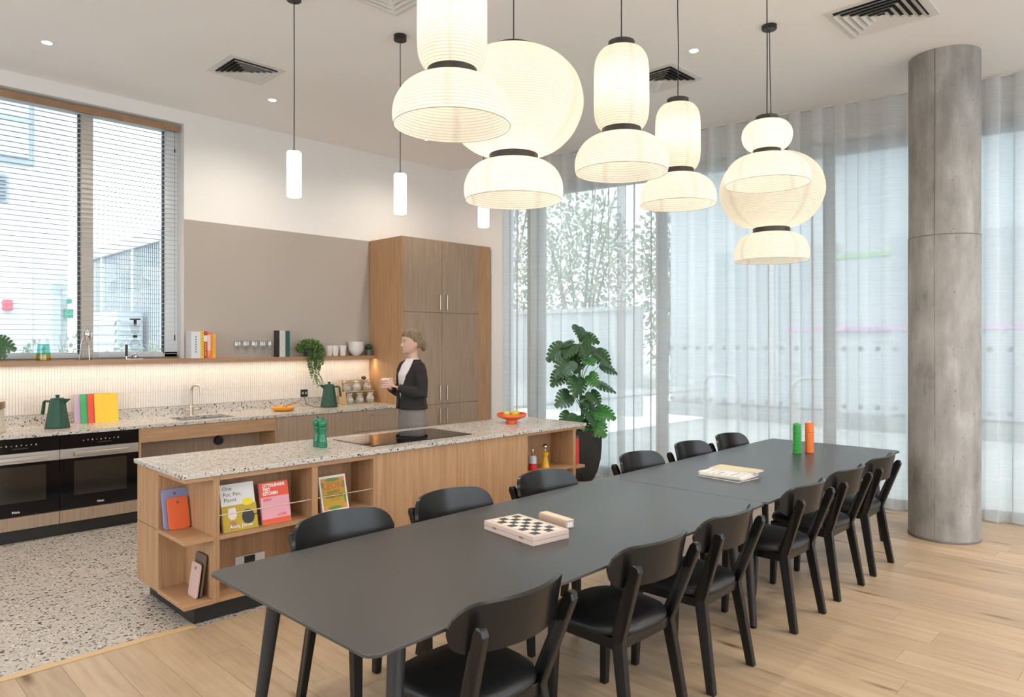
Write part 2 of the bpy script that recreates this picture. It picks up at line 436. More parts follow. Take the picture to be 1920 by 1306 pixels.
# ================================================================== STRUCTURE
CE = 4.062                      # ceiling height
YW = 7.604                      # kitchen wall
def E(y): return 7.50 - 0.1746 * (y - 2.2)
EN = Vector((-0.985, -0.172, 0)); ED = Vector((-0.172, 0.985, 0))      # inward normal / along the end wall
def ew(y, off, z):              # point on the end wall line, off metres into the room
    return (E(y) + EN.x * off, y + EN.y * off, z)
Y0, X0 = -3.6, -3.0
STRIP = 4.155
# floors
f = MB(); f.prism([(X0, Y0), (E(Y0) + 0.45, Y0), (E(STRIP) + 0.45, STRIP), (X0, STRIP)], lambda x, y: (x, y, -0.2), lambda x, y: (x, y, -0.004))
floor = struct(f.build('floor', 'gap'))
f = MB(); f.prism([(X0, STRIP), (E(STRIP) + 0.45, STRIP), (E(8.2) + 0.45, YW + 0.25), (X0, YW + 0.25)], lambda x, y: (x, y, -0.2), lambda x, y: (x, y, 0.0))
struct(f.build('floor_kitchen', 'terr_floor'))
f = MB(); f.box(X0, 1.62, STRIP, STRIP + 0.055, -0.003, 0.006)
struct(f.build('trim_1', plain('brass threshold', (0.62, 0.42, 0.22), 0.4), bev=0.002))
# planks, each a child of the floor
PWD = 0.19
rp = random.Random(3)
x = -1.15
while x < 8.35:
    top = STRIP - 0.001
    yy = top + rp.uniform(0.0, 1.6)
    while yy > -1.9:
        L = rp.choice((1.9, 2.2, 2.2))
        a, b = max(yy - L, -1.9), min(yy, top)
        yy -= L
        xa, xb = x, x + PWD
        if b - a < 0.03: continue
        lim = min(E(a), E(b)) + 0.4
        if xa > lim: continue
        m = MB(); m.box(-PWD / 2 + 0.0007, PWD / 2 - 0.0007, -(b - a) / 2 + 0.0007, (b - a) / 2 - 0.0007, -0.012, 0.0)
        o = place(m.mesh('plank'), 'plank', 'floorwood', (x + PWD / 2, (a + b) / 2, 0), floor)
    x += PWD
# ceiling
f = MB(); f.prism([(X0, Y0), (E(Y0) + 0.45, Y0), (E(8.2) + 0.45, YW + 0.3), (X0, YW + 0.3)], lambda x, y: (x, y, CE), lambda x, y: (x, y, CE + 0.25))
struct(f.build('ceiling', 'ceil'))
# kitchen wall with its window opening
WX0, WX1, WZ0, WZ1 = 0.15, 2.836, 1.475, 3.925
f = MB()
f.box(X0, WX0, YW, YW + 0.28, 0, CE); f.box(WX1, 6.75, YW, YW + 0.28, 0, CE)
f.box(WX0, WX1, YW, YW + 0.28, 0, WZ0); f.box(WX0, WX1, YW, YW + 0.28, WZ1, CE)
wk = struct(f.build('wall_kitchen', 'wall'))
f = MB(); f.box(WX1, 5.13, YW - 0.003, YW, 1.43, 2.93); f.box(X0, WX0, YW - 0.003, YW, 1.43, 2.93)
f.build('taupe_paint', 'taupe', wk)['label'] = 'taupe painted band of wall'
# splashback tiles: thin upright finger tiles, three and a bit rows
f = MB(); f.box(X0 + 2, 5.121, YW - 0.004, YW, 0.88, 1.44); f.build('tile_grout', 'grout', wk)
f = MB(); tw = 0.0232
zr = [0.985, 1.14, 1.29, 1.436]
k = 0; xx = 0.35
while xx < 5.115:
    for j in range(3):
        d = 0.009 + 0.0012 * math.sin(k * 12.9898 + j * 4.1) * 1.0
        x1 = min(xx + tw - 0.0022, 5.12)
        f.box(xx, x1, YW - d, YW - 0.002, zr[j] + 0.0012, zr[j + 1] - 0.0012)
    xx += tw; k += 1
f.build('finger_tiles', 'tile', wk, kind='stuff')
# end wall: plaster nib, bulkhead over the glazing
NIBY = 6.752
f = MB()
def eprism(m, ya, yb, oa, ob, za, zb):
    q = [ew(ya, oa, 0), ew(yb, oa, 0), ew(yb, ob, 0), ew(ya, ob, 0)]
    m.prism([(p[0], p[1]) for p in q], lambda x, y: (x, y, za), lambda x, y: (x, y, zb)); return m
eprism(f, 6.90, 7.75, 0.045, -0.45, 0, CE); eprism(f, NIBY, 6.90, 0.045, -0.06, 0, CE)
struct(f.build('wall_end', 'wall'))
f = MB(); eprism(f, Y0, NIBY, -0.16, -0.45, 3.735, CE)
struct(f.build('wall_bulkhead', 'wall'))
# the two walls behind the camera, the left one with a wide window
f = MB(); f.box(X0 - 0.3, X0, Y0, -1.0, 0, CE); f.box(X0 - 0.3, X0, 5.6, YW + 0.3, 0, CE); f.box(X0 - 0.3, X0, -1.0, 5.6, 3.0, CE); f.box(X0 - 0.3, X0, -1.0, 5.6, 0, 0.8)
struct(f.build('wall_left', 'wall'))
f = MB(); f.box(X0 - 0.3, -1.5, Y0 - 0.3, Y0, 0, CE); f.box(7.5, 9.1, Y0 - 0.3, Y0, 0, CE); f.box(-1.5, 7.5, Y0 - 0.3, Y0, 3.6, CE); f.box(-1.5, 7.5, Y0 - 0.3, Y0, 0, 0.2); f.box(2.9, 3.1, Y0 - 0.3, Y0, 0.2, 3.6)  # wide unseen opening, added so more daylight reaches the ceiling
struct(f.build('wall_back', 'wall'))
# kitchen window
win = struct(thing('window_1', 'kitchen window', 'window', (0, 7.8, 0))); del win['category'], win['label']
m = MB((0, 7.8, 0)); m.box(WX0, WX1, 7.79, 7.85, WZ0 - 0.005, WZ0 + 0.07); m.box(WX0, WX1, 7.79, 7.85, WZ1 - 0.07, WZ1); m.box(2.705, WX1, 7.79, 7.85, WZ0, WZ1); m.box(WX0, WX0 + 0.1, 7.79, 7.85, WZ0, WZ1)
m.build('window_frame', 'framew', win, bev=0.004)
m = MB((0, 7.8, 0)); m.box(1.925, 2.03, 7.74, 7.85, WZ0, WZ1); m.build('mullion', 'mullion', win, bev=0.003)
for xa in (1.912, 2.692):
    m = MB((0, 7.8, 0)); m.box(xa, xa + 0.009, 7.785, 7.84, WZ0 + 0.05, WZ1 - 0.06); m.build('gasket', 'gasket', win)
for xa, xb in ((WX0 + 0.1, 1.925), (2.03, 2.705)):
    m = MB((0, 7.8, 0)); m.box(xa, xb, 7.818, 7.824, WZ0 + 0.07, WZ1 - 0.07); m.build('pane', 'glass', win)
# end glazing: frames, panes, manifestation dots
win2 = struct(thing('window_2', 'x', 'y', (0, 0, 0))); del win2['category'], win2['label']
GO = -0.22
posts = [(6.50, 6.29), (4.675, 4.575), (2.83, 2.735), (1.0, 0.9), (-0.85, -0.95), (-2.7, -2.8)]
for a, b in posts:
    m = MB(); eprism(m, b, a, GO + 0.04, GO - 0.10, 0, 3.735); m.build('window_post', 'frame', win2, bev=0.004)
m = MB(); eprism(m, Y0, 6.81, GO + 0.035, GO - 0.09, 3.605, 3.733); m.build('window_head', 'frame', win2)
m = MB(); eprism(m, Y0, 6.81, GO + 0.035, GO - 0.09, -0.02, 0.06); m.build('window_sill', 'frame', win2)
edges = [6.29, 4.675, 4.575, 2.83, 2.735, 1.0, 0.9, -0.85, -0.95, -2.7]
for i in range(0, 10, 2):
    m = MB(); eprism(m, edges[i + 1], edges[i], GO - 0.03, GO - 0.038, 0.06, 3.605); m.build('pane', 'glass', win2)
m = MB(); eprism(m, 6.5, 6.81, GO - 0.03, GO - 0.038, 0.06, 3.605); m.build('pane', 'glass', win2)
m = MB(); eprism(m, 6.81, 6.90, GO + 0.04, GO - 0.10, 0, 3.735); m.build('window_jamb', 'framew', win2)
dm = MB(); dm.add([(0.027 * math.cos(2 * PI * q / 16), 0.027 * math.sin(2 * PI * q / 16), 0) for q in range(16)], [tuple(range(16))]); dme = dm.mesh('dot'); dme.materials.append(frost('frosted dot'))
ang = math.atan2(EN.y, EN.x)
yy = 4.5
while yy > 0.95:
    if all(not (b - 0.05 < yy < a + 0.05) for a, b in posts):
        for z in (1.575, 0.975):
            o = bpy.data.objects.new('dot', dme); col.objects.link(o); o.parent = win2
            o.location = ew(yy, GO - 0.028, z); o.rotation_euler = (0, R(90), ang)
    yy -= 0.155

# ================================================================== sheer curtains
def curtain(label, ya, yb, phase):
    n = int((ya - yb) / 0.0135); SH2 = 0.03; rows = [0.012, 0.06, 0.5, 1.4, 2.6, 3.7, 3.98, CE - 0.012]
    m = MB(); q = []
    rr = random.Random(int(phase * 10)); ph = [rr.uniform(0, 6.28) for _ in range(6)]
    for j, z in enumerate(rows):
        t = z / CE
        for i in range(n + 1):
            y = ya + (yb - ya) * i / n
            s = i * 0.0135
            per = 0.215
            a = 2 * PI * s / per + 0.9 * math.sin(s * 1.7 + ph[0]) * (1 - 0.5 * t)
            amp = 0.062 * (0.8 + 0.3 * math.sin(s * 2.3 + ph[1])) * (0.7 + 0.3 * t)
            off = 0.0 + amp * math.sin(a) + 0.012 * (1 - t) * math.sin(2.1 * a + ph[2]) + 0.008 * (1 - t) * math.sin(s * 5 + ph[3])
            dz = 0.008 * math.sin(a + 1) if j == 0 else 0
            q.append(ew(y + SH2 * math.sin(2 * a + 0.6) * (0.6 + 0.4 * math.sin(s * 3.1 + ph[4])), off, z + dz))
    fs = []
    for j in range(len(rows) - 1):
        for i in range(n):
            fs.append((j * (n + 1) + i, j * (n + 1) + i + 1, (j + 1) * (n + 1) + i + 1, (j + 1) * (n + 1) + i))
    m.add(q, fs)
    t = thing('sheer_curtain', label, 'curtain', (0, 0, 0))
    m.build('voile', 'sheer', t, smooth=80)
    k = MB(); eprism(k, yb, ya, 0.012, -0.012, CE - 0.012, CE - 0.001); k.build('curtain_track', 'whiteplastic', t)
curtain('white sheer curtain hanging behind the potted monstera', 6.73, 5.02, 1.3)
curtain('long white sheer curtain along the glazing behind the table and concrete column', 5.06, -3.5, 2.1)

# ================================================================== concrete column
CX, CY, CR = 6.83, 1.577, 0.267
t = thing('concrete_column', 'round raw concrete column from floor to ceiling beside the table end', 'column', (CX, CY, 0))
m = MB(); m.lathe([(CR, 0.0), (CR, 2.53)], seg=64); m.build('lower_shaft', 'conc', t, smooth=40)
m = MB(); m.lathe([(CR - 0.0035, 2.53), (CR - 0.0035, CE)], seg=64, cap0=False); m.build('upper_shaft', 'conc', t, smooth=40)
sa = math.atan2(-CY, -CX) - R(-13)
sa = math.atan2(-CY, -CX) - R(14)
m = MB(); pts = []
for i in range(60):
    z = CE * i / 59
    a = sa + 0.018 * math.sin(z * 2.1) * 0.4
    pts.append(((CR - 0.002) * math.cos(a), (CR - 0.002) * math.sin(a), z))
m.tube(pts, [0.0022 + 0.0018 * random.random() for _ in pts], 6); m.build('formwork_seam', 'concseam', t)
m = MB(); m.lathe([(CR - 0.003, 2.523), (CR + 0.0008, 2.525), (CR + 0.0008, 2.532), (CR - 0.003, 2.534)], seg=64, cap0=False, cap1=False); m.build('pour_joint', 'concseam', t, smooth=40)
m = MB(); m.lathe([(CR + 0.003, 0), (CR + 0.004, 0.012), (CR - 0.001, 0.022)], seg=64, cap1=False); m.build('base_joint', 'concseam', t)

# ================================================================== ceiling fittings
def downlight(x, y, label, power=SPOT_W):
    t = thing('downlight', label, 'downlight', (x, y, CE), group='recessed ceiling downlights')
    m = MB(); m.lathe([(0.036, -0.001), (0.046, -0.004), (0.046, 0.0), (0.036, 0.0)], seg=20, cap0=False, cap1=False); m.build('trim_ring', 'whiteplastic', t, smooth=40)
    m = MB(); m.lathe([(0.036, -0.0025), (0.036, -0.0005)], seg=20); m.build('lens', 'dl', t)
    spot('downlight_beam', (0, 0, -0.02), power, parent=t)
downlight(1.414, 6.66, 'small round recessed downlight above the ovens, leftmost on the ceiling', SPOT_W * 0.72)
downlight(3.33, 6.64, 'small round recessed downlight nearest the ceiling vent above the sink', SPOT_W * 0.72)
downlight(5.22, 3.02, 'small round recessed downlight on the ceiling left of the double lantern cord')
downlight(5.28, 6.62, 'small round recessed downlight above the tall oak cabinet', SPOT_W * 0.72)
for (x, y, w_, *pf) in ((3.3, 3.02, 'above the middle of the dining table', 0.5), (1.4, 3.02, 'above the near end of the dining table', 0.5), (5.22, 0.2, 'left of the concrete column toward the camera', 1.25), (3.3, -0.4, 'right of the near dining table', 1.1), (7.1, -0.3, 'in the far right corner', 1.2), (-0.6, 6.6, 'beyond the left oven'), (-0.6, 0.6, 'left of the camera'), (5.2, -1.9, 'on the right toward the back wall'), (7.3, -2.2, 'at the far right end of the glazing')):
    downlight(x, y, 'added fill downlight out of view on the ceiling, ' + w_, SPOT_W * (pf[0] if pf else 1.0))  # assumed lamps beyond the frame, added to brighten the room
def vent(x0, x1, y0, y1, label):
    cx, cyy = (x0 + x1) / 2, (y0 + y1) / 2; h = (x1 - x0) / 2
    t = thing('ceiling_vent', label, 'vent', (cx, cyy, CE), group='square four-way ceiling vents')
    m = MB()
    def ring(a, b, za, zb, th=0.0015):
        q = [(-a, -a, za), (a, -a, za), (a, a, za), (-a, a, za), (-b, -b, zb), (b, -b, zb), (b, b, zb), (-b, b, zb)]
        return q, [(i, (i + 1) % 4, 4 + (i + 1) % 4, 4 + i) for i in range(4)]
    q, fs = ring(h + 0.06, h + 0.055, 0.0, -0.006); m.add(q, fs); q, fs = ring(h + 0.055, h, -0.006, -0.008); m.add(q, fs); m.build('flange', 'whiteplastic', t)
    for k in range(5):
        a = h * (1 - k * 0.19); b = a - h * 0.13
        m = MB(); q, fs = ring(a, b, -0.03, -0.008); m.add(q, fs); q, fs = ring(a - 0.003, b - 0.003, -0.031, -0.009); m.add(q, fs); m.build('blade', 'whiteplastic', t)
    m = MB(); m.box(-h * 0.08, h * 0.08, -h * 0.08, h * 0.08, -0.028, -0.026); m.build('centre_plate', 'whiteplastic', t)
    m = MB(); m.box(-h - 0.01, h + 0.01, -h - 0.01, h + 0.01, -0.004, -0.001); m.build('duct_shade', 'ventdark', t)  # flat dark plate painted as the shade between the blades
    return t, h
VENTS = [(2.60, 3.0, 5.86, 6.28, 'square four-way ceiling vent above the kitchen run'),
         (5.33, 5.84, 1.42, 1.97, 'square four-way ceiling vent nearest the concrete column'),
         (2.55, 3.06, 3.70, 4.20, 'square four-way ceiling vent at the top edge, beside the nearest tall lantern'),
         (5.35, 5.78, 3.34, 3.74, 'square four-way ceiling vent half hidden behind the middle tall lantern')]
for a in VENTS: vent(*a)

# ================================================================== paper lanterns
def lantern(name, label, x, y, parts, cord_top, bulbz, cap=None, rings=(), power=LANTERN_W, sway=0.0, canopy=None, upf=1.0):
    t = thing(name, label, 'pendant lamp', (x, y, parts[-1][1][-1][1]), group='paper lanterns over the table')
    zb = parts[-1][1][-1][1]
    for nm, prof in parts:
        # resample the profile at rib spacing
        P = [Vector((r, z)) for r, z in prof]
        # catmull-rom smoothing
        dense = []
        for i in range(len(P) - 1):
            p0, p1, p2, p3 = P[max(i - 1, 0)], P[i], P[i + 1], P[min(i + 2, len(P) - 1)]
            for s in range(14):
                u = s / 14
                dense.append(0.5 * ((2 * p1) + (-p0 + p2) * u + (2 * p0 - 5 * p1 + 4 * p2 - p3) * u * u + (-p0 + 3 * p1 - 3 * p2 + p3) * u ** 3))
        dense.append(P[-1])
        L = [0.0]
        for i in range(1, len(dense)): L.append(L[-1] + (dense[i] - dense[i - 1]).length)
        spc = 0.0125; nr = max(3, int(L[-1] / spc)); per = 6
        prof2 = []; rib = []
        for i in range(nr * per + 1):
            d = L[-1] * i / (nr * per); j = 0
            while j < len(L) - 2 and L[j + 1] < d: j += 1
            u = (d - L[j]) / max(1e-9, L[j + 1] - L[j]); q = dense[j].lerp(dense[j + 1], u)
            ph = i % per
            bulge = (0.0, -0.0006, -0.0011, -0.0013, -0.0011, -0.0006)[ph]
            prof2.append((max(0.01, q.x + bulge), q.y - zb)); rib.append(1.0 if ph == 0 else 0.0)
        m = MB(); seg = 56
        m.lathe(prof2, seg=seg, cap0=False, cap1=False)
        o = m.build(nm, 'paper', t, smooth=80)
        at = o.data.attributes.new('rib', 'FLOAT', 'POINT')
        seam = random.Random(int(x * 100)).randrange(seg)
        vals = []
        for i in range(len(prof2)):
            for s in range(seg): vals.append(max(rib[i] * 0.6, 0.25 if (s - seam) % 14 == 0 else 0.0))
        at.data.foreach_set('value', vals)
    r_, z_ = parts[-1][1][-1]
    m = MB(); m.tube([(r_ * math.cos(2 * PI * q / 48), r_ * math.sin(2 * PI * q / 48), 0) for q in range(49)], 0.0014, 6, caps=False); m.build('rim_wire', C(0.30, 0.24, 0.18), t, smooth=60)
    for (r, z, h) in rings:
        m = MB(); m.lathe([(r - 0.004, z - zb), (r, z - zb), (r, z + h - zb), (r - 0.004, z + h - zb), (r - 0.004, z - zb)], seg=40, cap0=False, cap1=False); m.build('ring', 'ringmetal', t, smooth=40)
    if cap:
        r, z, h = cap
        m = MB(); m.lathe([(r, z - zb), (r, z + h - zb), (r - 0.003, z + h - zb)], seg=36); m.build('top_cap', 'ringmetal', t, smooth=40)
        z0 = z + h
    ctx, cty = canopy if canopy else (x, y)
    m = MB(); pts = []
    for i in range(17):
        u = i / 16; pts.append(((ctx - x) * u + sway * math.sin(u * 9), (cty - y) * u + sway * math.cos(u * 7) * (u * (1 - u) * 4), (z0 - zb) + (CE - z0) * u))
    m.tube(pts, 0.0034, 6); m.build('cord', 'cord', t, smooth=60)
    m = MB(); m.lathe([(0.055, CE - zb), (0.055, CE - 0.028 - zb), (0.05, CE - 0.033 - zb)], c=(ctx - x, cty - y, 0), seg=28); m.build('ceiling_canopy', 'blackplastic', t, smooth=40)
    m = MB(); m.tube([(0, 0, z0 - zb), (0, 0, bulbz + 0.055 - zb)], 0.005, 6); m.lathe([(0.016, bulbz + 0.04 - zb), (0.016, bulbz + 0.09 - zb)], seg=12); m.build('lamp_holder', 'blackplastic', t, smooth=40)
    m = MB(); m.ball((0, 0, bulbz - zb), 0.03, 0.03, 0.042, 14, 10); m.build('bulb', 'bulb', t, smooth=80)
    lowz = parts[-1][1][0][1] - 0.075
    m = MB(); m.tube([(0, 0, bulbz - zb), (0, 0, lowz + 0.03 - zb)], 0.004, 6); m.build('inner_cord', 'cord', t)
    m = MB(); m.ball((0, 0, lowz - zb), 0.03, 0.03, 0.036, 14, 10); m.build('bulb', 'bulb', t, smooth=80)
    for (lz, pw) in ((bulbz - 0.075, upf), (lowz - 0.055, 0.8)):
        l = bpy.data.lights.new('bulb_light', 'POINT'); l.energy = power * pw; l.color = (1.0, 0.88, 0.70); l.shadow_soft_size = 0.03
        lo = bpy.data.objects.new('bulb_light', l); col.objects.link(lo); lo.parent = t; lo.location = (0, 0, lz - zb)
    return t
def tall(label, x, y, s=1.0, dz=0.0, bz=3.02, **kw):
    up = [(0.068, 3.165), (0.105, 3.152), (0.132, 3.11), (0.141, 3.05), (0.142, 2.95), (0.142, 2.86), (0.136, 2.80), (0.118, 2.762), (0.1, 2.748)]
    dn = [(0.1, 2.715), (0.15, 2.703), (0.2, 2.668), (0.232, 2.615), (0.241, 2.565), (0.236, 2.522)]
    f2 = lambda p: [(r * s, z + dz) for r, z in p]
    return lantern('tall_paper_lantern', label, x, y, [('upper_shade', f2(up)), ('lower_shade', f2(dn))], None, bz + dz,
                   cap=(0.068 * s, 3.162 + dz, 0.036), rings=[(0.101 * s, 2.714 + dz, 0.035)], upf=0.38, **kw)
def oblate(label, x, y, s=1.0, dz=0.0, bz=2.93, **kw):
    up = [(0.12, 3.20), (0.2, 3.178), (0.28, 3.13), (0.345, 3.05), (0.374, 2.94), (0.36, 2.85), (0.31, 2.755), (0.23, 2.685), (0.13, 2.648)]
    dn = [(0.13, 2.612), (0.185, 2.598), (0.232, 2.56), (0.26, 2.505), (0.266, 2.455), (0.258, 2.405)]
    f2 = lambda p: [(r * s, (z - 2.6) * s + 2.6 + dz) for r, z in p]
    return lantern('globe_paper_lantern', label, x, y, [('upper_shade', f2(up)), ('lower_shade', f2(dn))], None, bz + dz,
                   cap=(0.12 * s, 3.2 + dz + (s - 1) * 0.6, 0.02), rings=[(0.131 * s, 2.61 + dz, 0.04)], **kw)
tall('tall cylinder paper lantern with dome shade, nearest and cut off by the top edge', 1.861, 2.172)
oblate('big round paper lantern over a dome shade, second from the left', 2.693, 2.639, power=LANTERN_W * 1.7)
tall('tall cylinder paper lantern with dome shade hanging in the middle of the cluster', 2.991, 2.15)
tall('smaller looking tall paper lantern hanging between the middle lantern and the double lantern', 3.951, 2.401, sway=0.006)
up = [(0.065, 3.028), (0.11, 3.015), (0.143, 2.978), (0.152, 2.935), (0.143, 2.892), (0.115, 2.858), (0.082, 2.845)]
dn = [(0.083, 2.815), (0.15, 2.804), (0.205, 2.775), (0.24, 2.73), (0.256, 2.68), (0.253, 2.632)]
lantern('stacked_paper_lantern', 'paper lantern with a small globe over a wide dome, rightmost and in front', 4.254, 1.95, [('upper_shade', up), ('lower_shade', dn)], None, 2.93,
        cap=(0.066, 3.026, 0.03), rings=[(0.084, 2.813, 0.034)], sway=0.002, upf=0.4)
oblate('round paper lantern over a small dome, rightmost and behind the stacked one', 5.19, 2.345, s=1.02, dz=-0.14, sway=0.002, canopy=(5.21, 2.37))

# glass pendants over the island
def pendant(x, label):
    y, zt, zb = 4.52, 2.975, 2.655
    t = thing('glass_pendant', label, 'pendant lamp', (x, y, zb), group='opal cylinder pendants over the island')
    m = MB(); m.lathe([(0.044, 0.0), (0.05, 0.006), (0.05, zt - zb - 0.012), (0.044, zt - zb - 0.003), (0.02, zt - zb)], seg=28); m.build('opal_shade', 'opal', t, smooth=50)
    m = MB(); m.lathe([(0.022, zt - zb), (0.02, zt - zb + 0.008), (0.006, zt - zb + 0.014)], seg=16); m.build('cap', 'blackplastic', t)
    m = MB(); m.tube([(0, 0, zt - zb), (0.001, 0, (CE + zt) / 2 - zb), (0, 0, CE - zb)], 0.0032, 6); m.build('cord', 'cord', t)
    m = MB(); m.lathe([(0.05, CE - zb), (0.05, CE - 0.04 - zb), (0.047, CE - 0.043 - zb)], seg=28); m.build('ceiling_canopy', 'blackplastic', t, smooth=40)
pendant(2.427, 'opal glass cylinder pendant on a thin cord, leftmost of the three')
pendant(3.335, 'opal glass cylinder pendant with black ceiling canopy, middle of the three')
pendant(4.235, 'opal glass cylinder pendant half hidden behind the big round lantern')

# ================================================================== kitchen run
YF = 6.92           # front plane of doors
ZT = 0.886          # worktop height
def oven(x0, x1, label):
    t = thing('oven', label, 'oven', (x0, YF, 0.215), group='built-in black ovens')
    o = (x0, YF, 0.215); W = x1 - x0
    m = MB(o); m.box(x0 + 0.002, x1 - 0.002, YF + 0.02, 7.45, 0.218, 0.852); m.build('casing', 'blackplastic', t)
    m = MB(o); m.box(x0 + 0.002, x1 - 0.002, YF, YF + 0.02, 0.735, 0.852); p = m.build('control_panel', 'ovenglass', t, bev=0.002)
    for k in range(9):
        xa = x0 + W * (0.28 + 0.055 * k)
        m = MB(o); m.lathe([(0.0045, 0), (0.0045, 0.001)], seg=8); me = m.mesh('touch_key')
        m2 = MB(o); m2.box(xa, xa + 0.009, YF - 0.0006, YF, 0.79 + 0.003 * (k % 2), 0.798 + 0.003 * (k % 3)); m2.build('touch_key', C(0.35, 0.32, 0.3), p)
    m = MB(o); m.box(x0 + W * 0.46, x0 + W * 0.64, YF - 0.0006, YF, 0.765, 0.776); m.build('display', C(0.03, 0.028, 0.026, 0.2), p)
    d = MB(o); d.box(x0 + 0.002, x1 - 0.002, YF, YF + 0.02, 0.218, 0.648); dd = d.build('oven_door', 'ovenglass', t, bev=0.002)
    m = MB(o); m.box(x0 + W * 0.17, x1 - W * 0.16, YF - 0.0008, YF, 0.33, 0.625); m.build('door_window', 'ovenwin', dd)
    m = MB(o); m.box(x0 + 0.002, x1 - 0.002, YF - 0.001, YF + 0.02, 0.65, 0.733); m.build('steel_band', 'bandsteel', dd, bev=0.001)
    m = MB(o); m.box(x0 + W * 0.17, x1 - W * 0.15, YF - 0.05, YF - 0.035, 0.675, 0.705)
    m.box(x0 + W * 0.19, x0 + W * 0.22, YF - 0.036, YF, 0.68, 0.7); m.box(x1 - W * 0.2, x1 - W * 0.17, YF - 0.036, YF, 0.68, 0.7)
    m.build('handle', 'steel', dd, bev=0.004)
    lettering('Miele', 0.026, C(0.7, 0.67, 0.63), dd, (W * 0.5, -0.0012, 0.245 - 0.215), align='CENTER', name='badge', bold=0.0006)
    m = MB(o); m.box(x0 + 0.002, x1 - 0.002, YF, YF + 0.02, 0.107, 0.212); m.box(x0 + 0.002, x1 - 0.002, YF + 0.02, 7.4, 0.107, 0.215)
    m.build('plinth_drawer', 'oakd', t, bev=0.001)
oven(1.561, 2.181, 'built-in black oven with steel handle, nearer the sink')
oven(0.941, 1.561, 'built-in black oven with steel handle, cut off by the left edge')
# oven tower filler at far left
t = thing('base_cabinet', 'oak base cabinet beyond the left oven', 'cabinet', (0.2, YF, 0.1))
m = MB((0.2, YF, 0.1)); m.box(0.2, 0.939, YF + 0.02, 7.5, 0.107, 0.855); m.build('carcass', 'oakd', t)
m = MB((0.2, YF, 0.1)); m.box(0.2, 0.937, YF, YF + 0.02, 0.107, 0.852); m.build('door', 'oakd', t, bev=0.001)
# open sink unit
o0 = (2.19, YF, 0.1)
t = thing('sink_unit', 'open oak sink unit with a wide front rail below the sink', 'cabinet', o0)
m = MB(o0); m.box(2.183, 2.203, YF, 7.45, 0.107, 0.855); m.build('side_panel', 'oak', t)
m = MB(o0); m.box(3.50, 3.52, YF, 7.45, 0.107, 0.855); m.build('side_panel', 'oak', t)
m = MB(o0); m.box(2.204, 3.499, YF, YF + 0.022, 0.725, 0.853); m.build('front_rail', 'oakh', t, bev=0.001)
m = MB(o0); m.box(2.204, 3.499, 7.26, 7.28, 0.12, 0.72); m.build('back_panel', 'oakd', t)
m = MB(o0); m.box(2.204, 3.499, YF + 0.01, 7.28, 0.107, 0.125); m.build('bottom_panel', 'oakh', t)
m = MB(o0); m.lathe([(0.05, 0), (0.05, 0.02), (0.035, 0.03), (0.03, 0.03)], seg=20); me = m.mesh('waste_outlet')
m = MB(); m.tube([(0, 0.0, 0), (0, -0.03, 0)], [0.05, 0.042], 18); b = m.build('waste_outlet', 'blackplastic', t, smooth=40); b.location = (3.05 - 2.19, 7.26 - YF, 0.63 - 0.1)
# base cabinets right of the sink
def base_cab(x0, x1, label, drawer):
    o0 = (x0, YF, 0.1)
    t = thing('base_cabinet', label, 'cabinet', o0, group='oak base cabinets right of the sink')
    m = MB(o0); m.box(x0 + 0.001, x1 - 0.001, YF + 0.021, 7.5, 0.107, 0.855); m.build('carcass', 'oakd', t)
    if drawer:
        for za, zb in ((0.615, 0.852), (0.365, 0.612), (0.107, 0.362)):
            m = MB(o0); m.box(x0 + 0.0015, x1 - 0.0015, YF, YF + 0.02, za, zb); d = m.build('drawer_front', 'oakd', t, bev=0.001)
            xc = (x0 + x1) / 2 + 0.02
            m = MB(o0); m.tube([(xc - 0.1, YF, zb - 0.055), (xc - 0.1, YF - 0.025, zb - 0.055), (xc + 0.1, YF - 0.025, zb - 0.055), (xc + 0.1, YF, zb - 0.055)], 0.005, 8); m.build('handle', 'nickel', d)
    else:
        m = MB(o0); m.box(x0 + 0.0015, x1 - 0.0015, YF, YF + 0.02, 0.107, 0.852); d = m.build('door', 'oakd', t, bev=0.001)
base_cab(3.522, 3.985, 'plain oak base cabinet door just right of the open sink unit', False)
base_cab(3.985, 4.446, 'plain oak base cabinet door left of the drawer unit', False)
base_cab(4.446, 5.117, 'oak drawer unit with bar handle beside the tall cabinet', True)
m = MB(); m.box(0.2, 5.11, 6.955, 6.975, 0.0, 0.106); struct(m.build('baseboard_kitchen', 'plinth'))
# worktop with a sink cut-out and upstand
SX0, SX1, SY0, SY1 = 2.60, 3.14, 7.04, 7.40
o0 = (0.2, 6.9, 0.856)
t = thing('terrazzo_worktop', 'long speckled terrazzo worktop with upstand along the kitchen wall', 'worktop', o0)
m = MB(o0)
m.box(0.2, SX0, 6.905, 7.595, 0.857, ZT); m.box(SX1, 5.118, 6.905, 7.595, 0.857, ZT); m.box(SX0, SX1, 6.905, SY0, 0.857, ZT); m.box(SX0, SX1, SY1, 7.595, 0.857, ZT)
m.build('slab', 'terr_top', t)
m = MB(o0); m.box(0.2, 5.118, 7.57, 7.594, ZT, 0.983); m.build('upstand', 'terr_top', t)
t = thing('undermount_sink', 'undermounted steel sink set in the terrazzo worktop', 'sink', (SX0, SY0, 0.735))
m = MB((SX0, SY0, 0.735)); th = 0.008
m.box(SX0 - 0.01, SX1 + 0.01, SY0 - 0.01, SY1 + 0.01, 0.735, 0.743)
m.box(SX0 - 0.01, SX0, SY0 - 0.01, SY1 + 0.01, 0.743, 0.8565); m.box(SX1, SX1 + 0.01, SY0 - 0.01, SY1 + 0.01, 0.743, 0.8565)
m.box(SX0, SX1, SY0 - 0.01, SY0, 0.743, 0.8565); m.box(SX0, SX1, SY1, SY1 + 0.01, 0.743, 0.8565)
m.build('basin', 'steel', t)
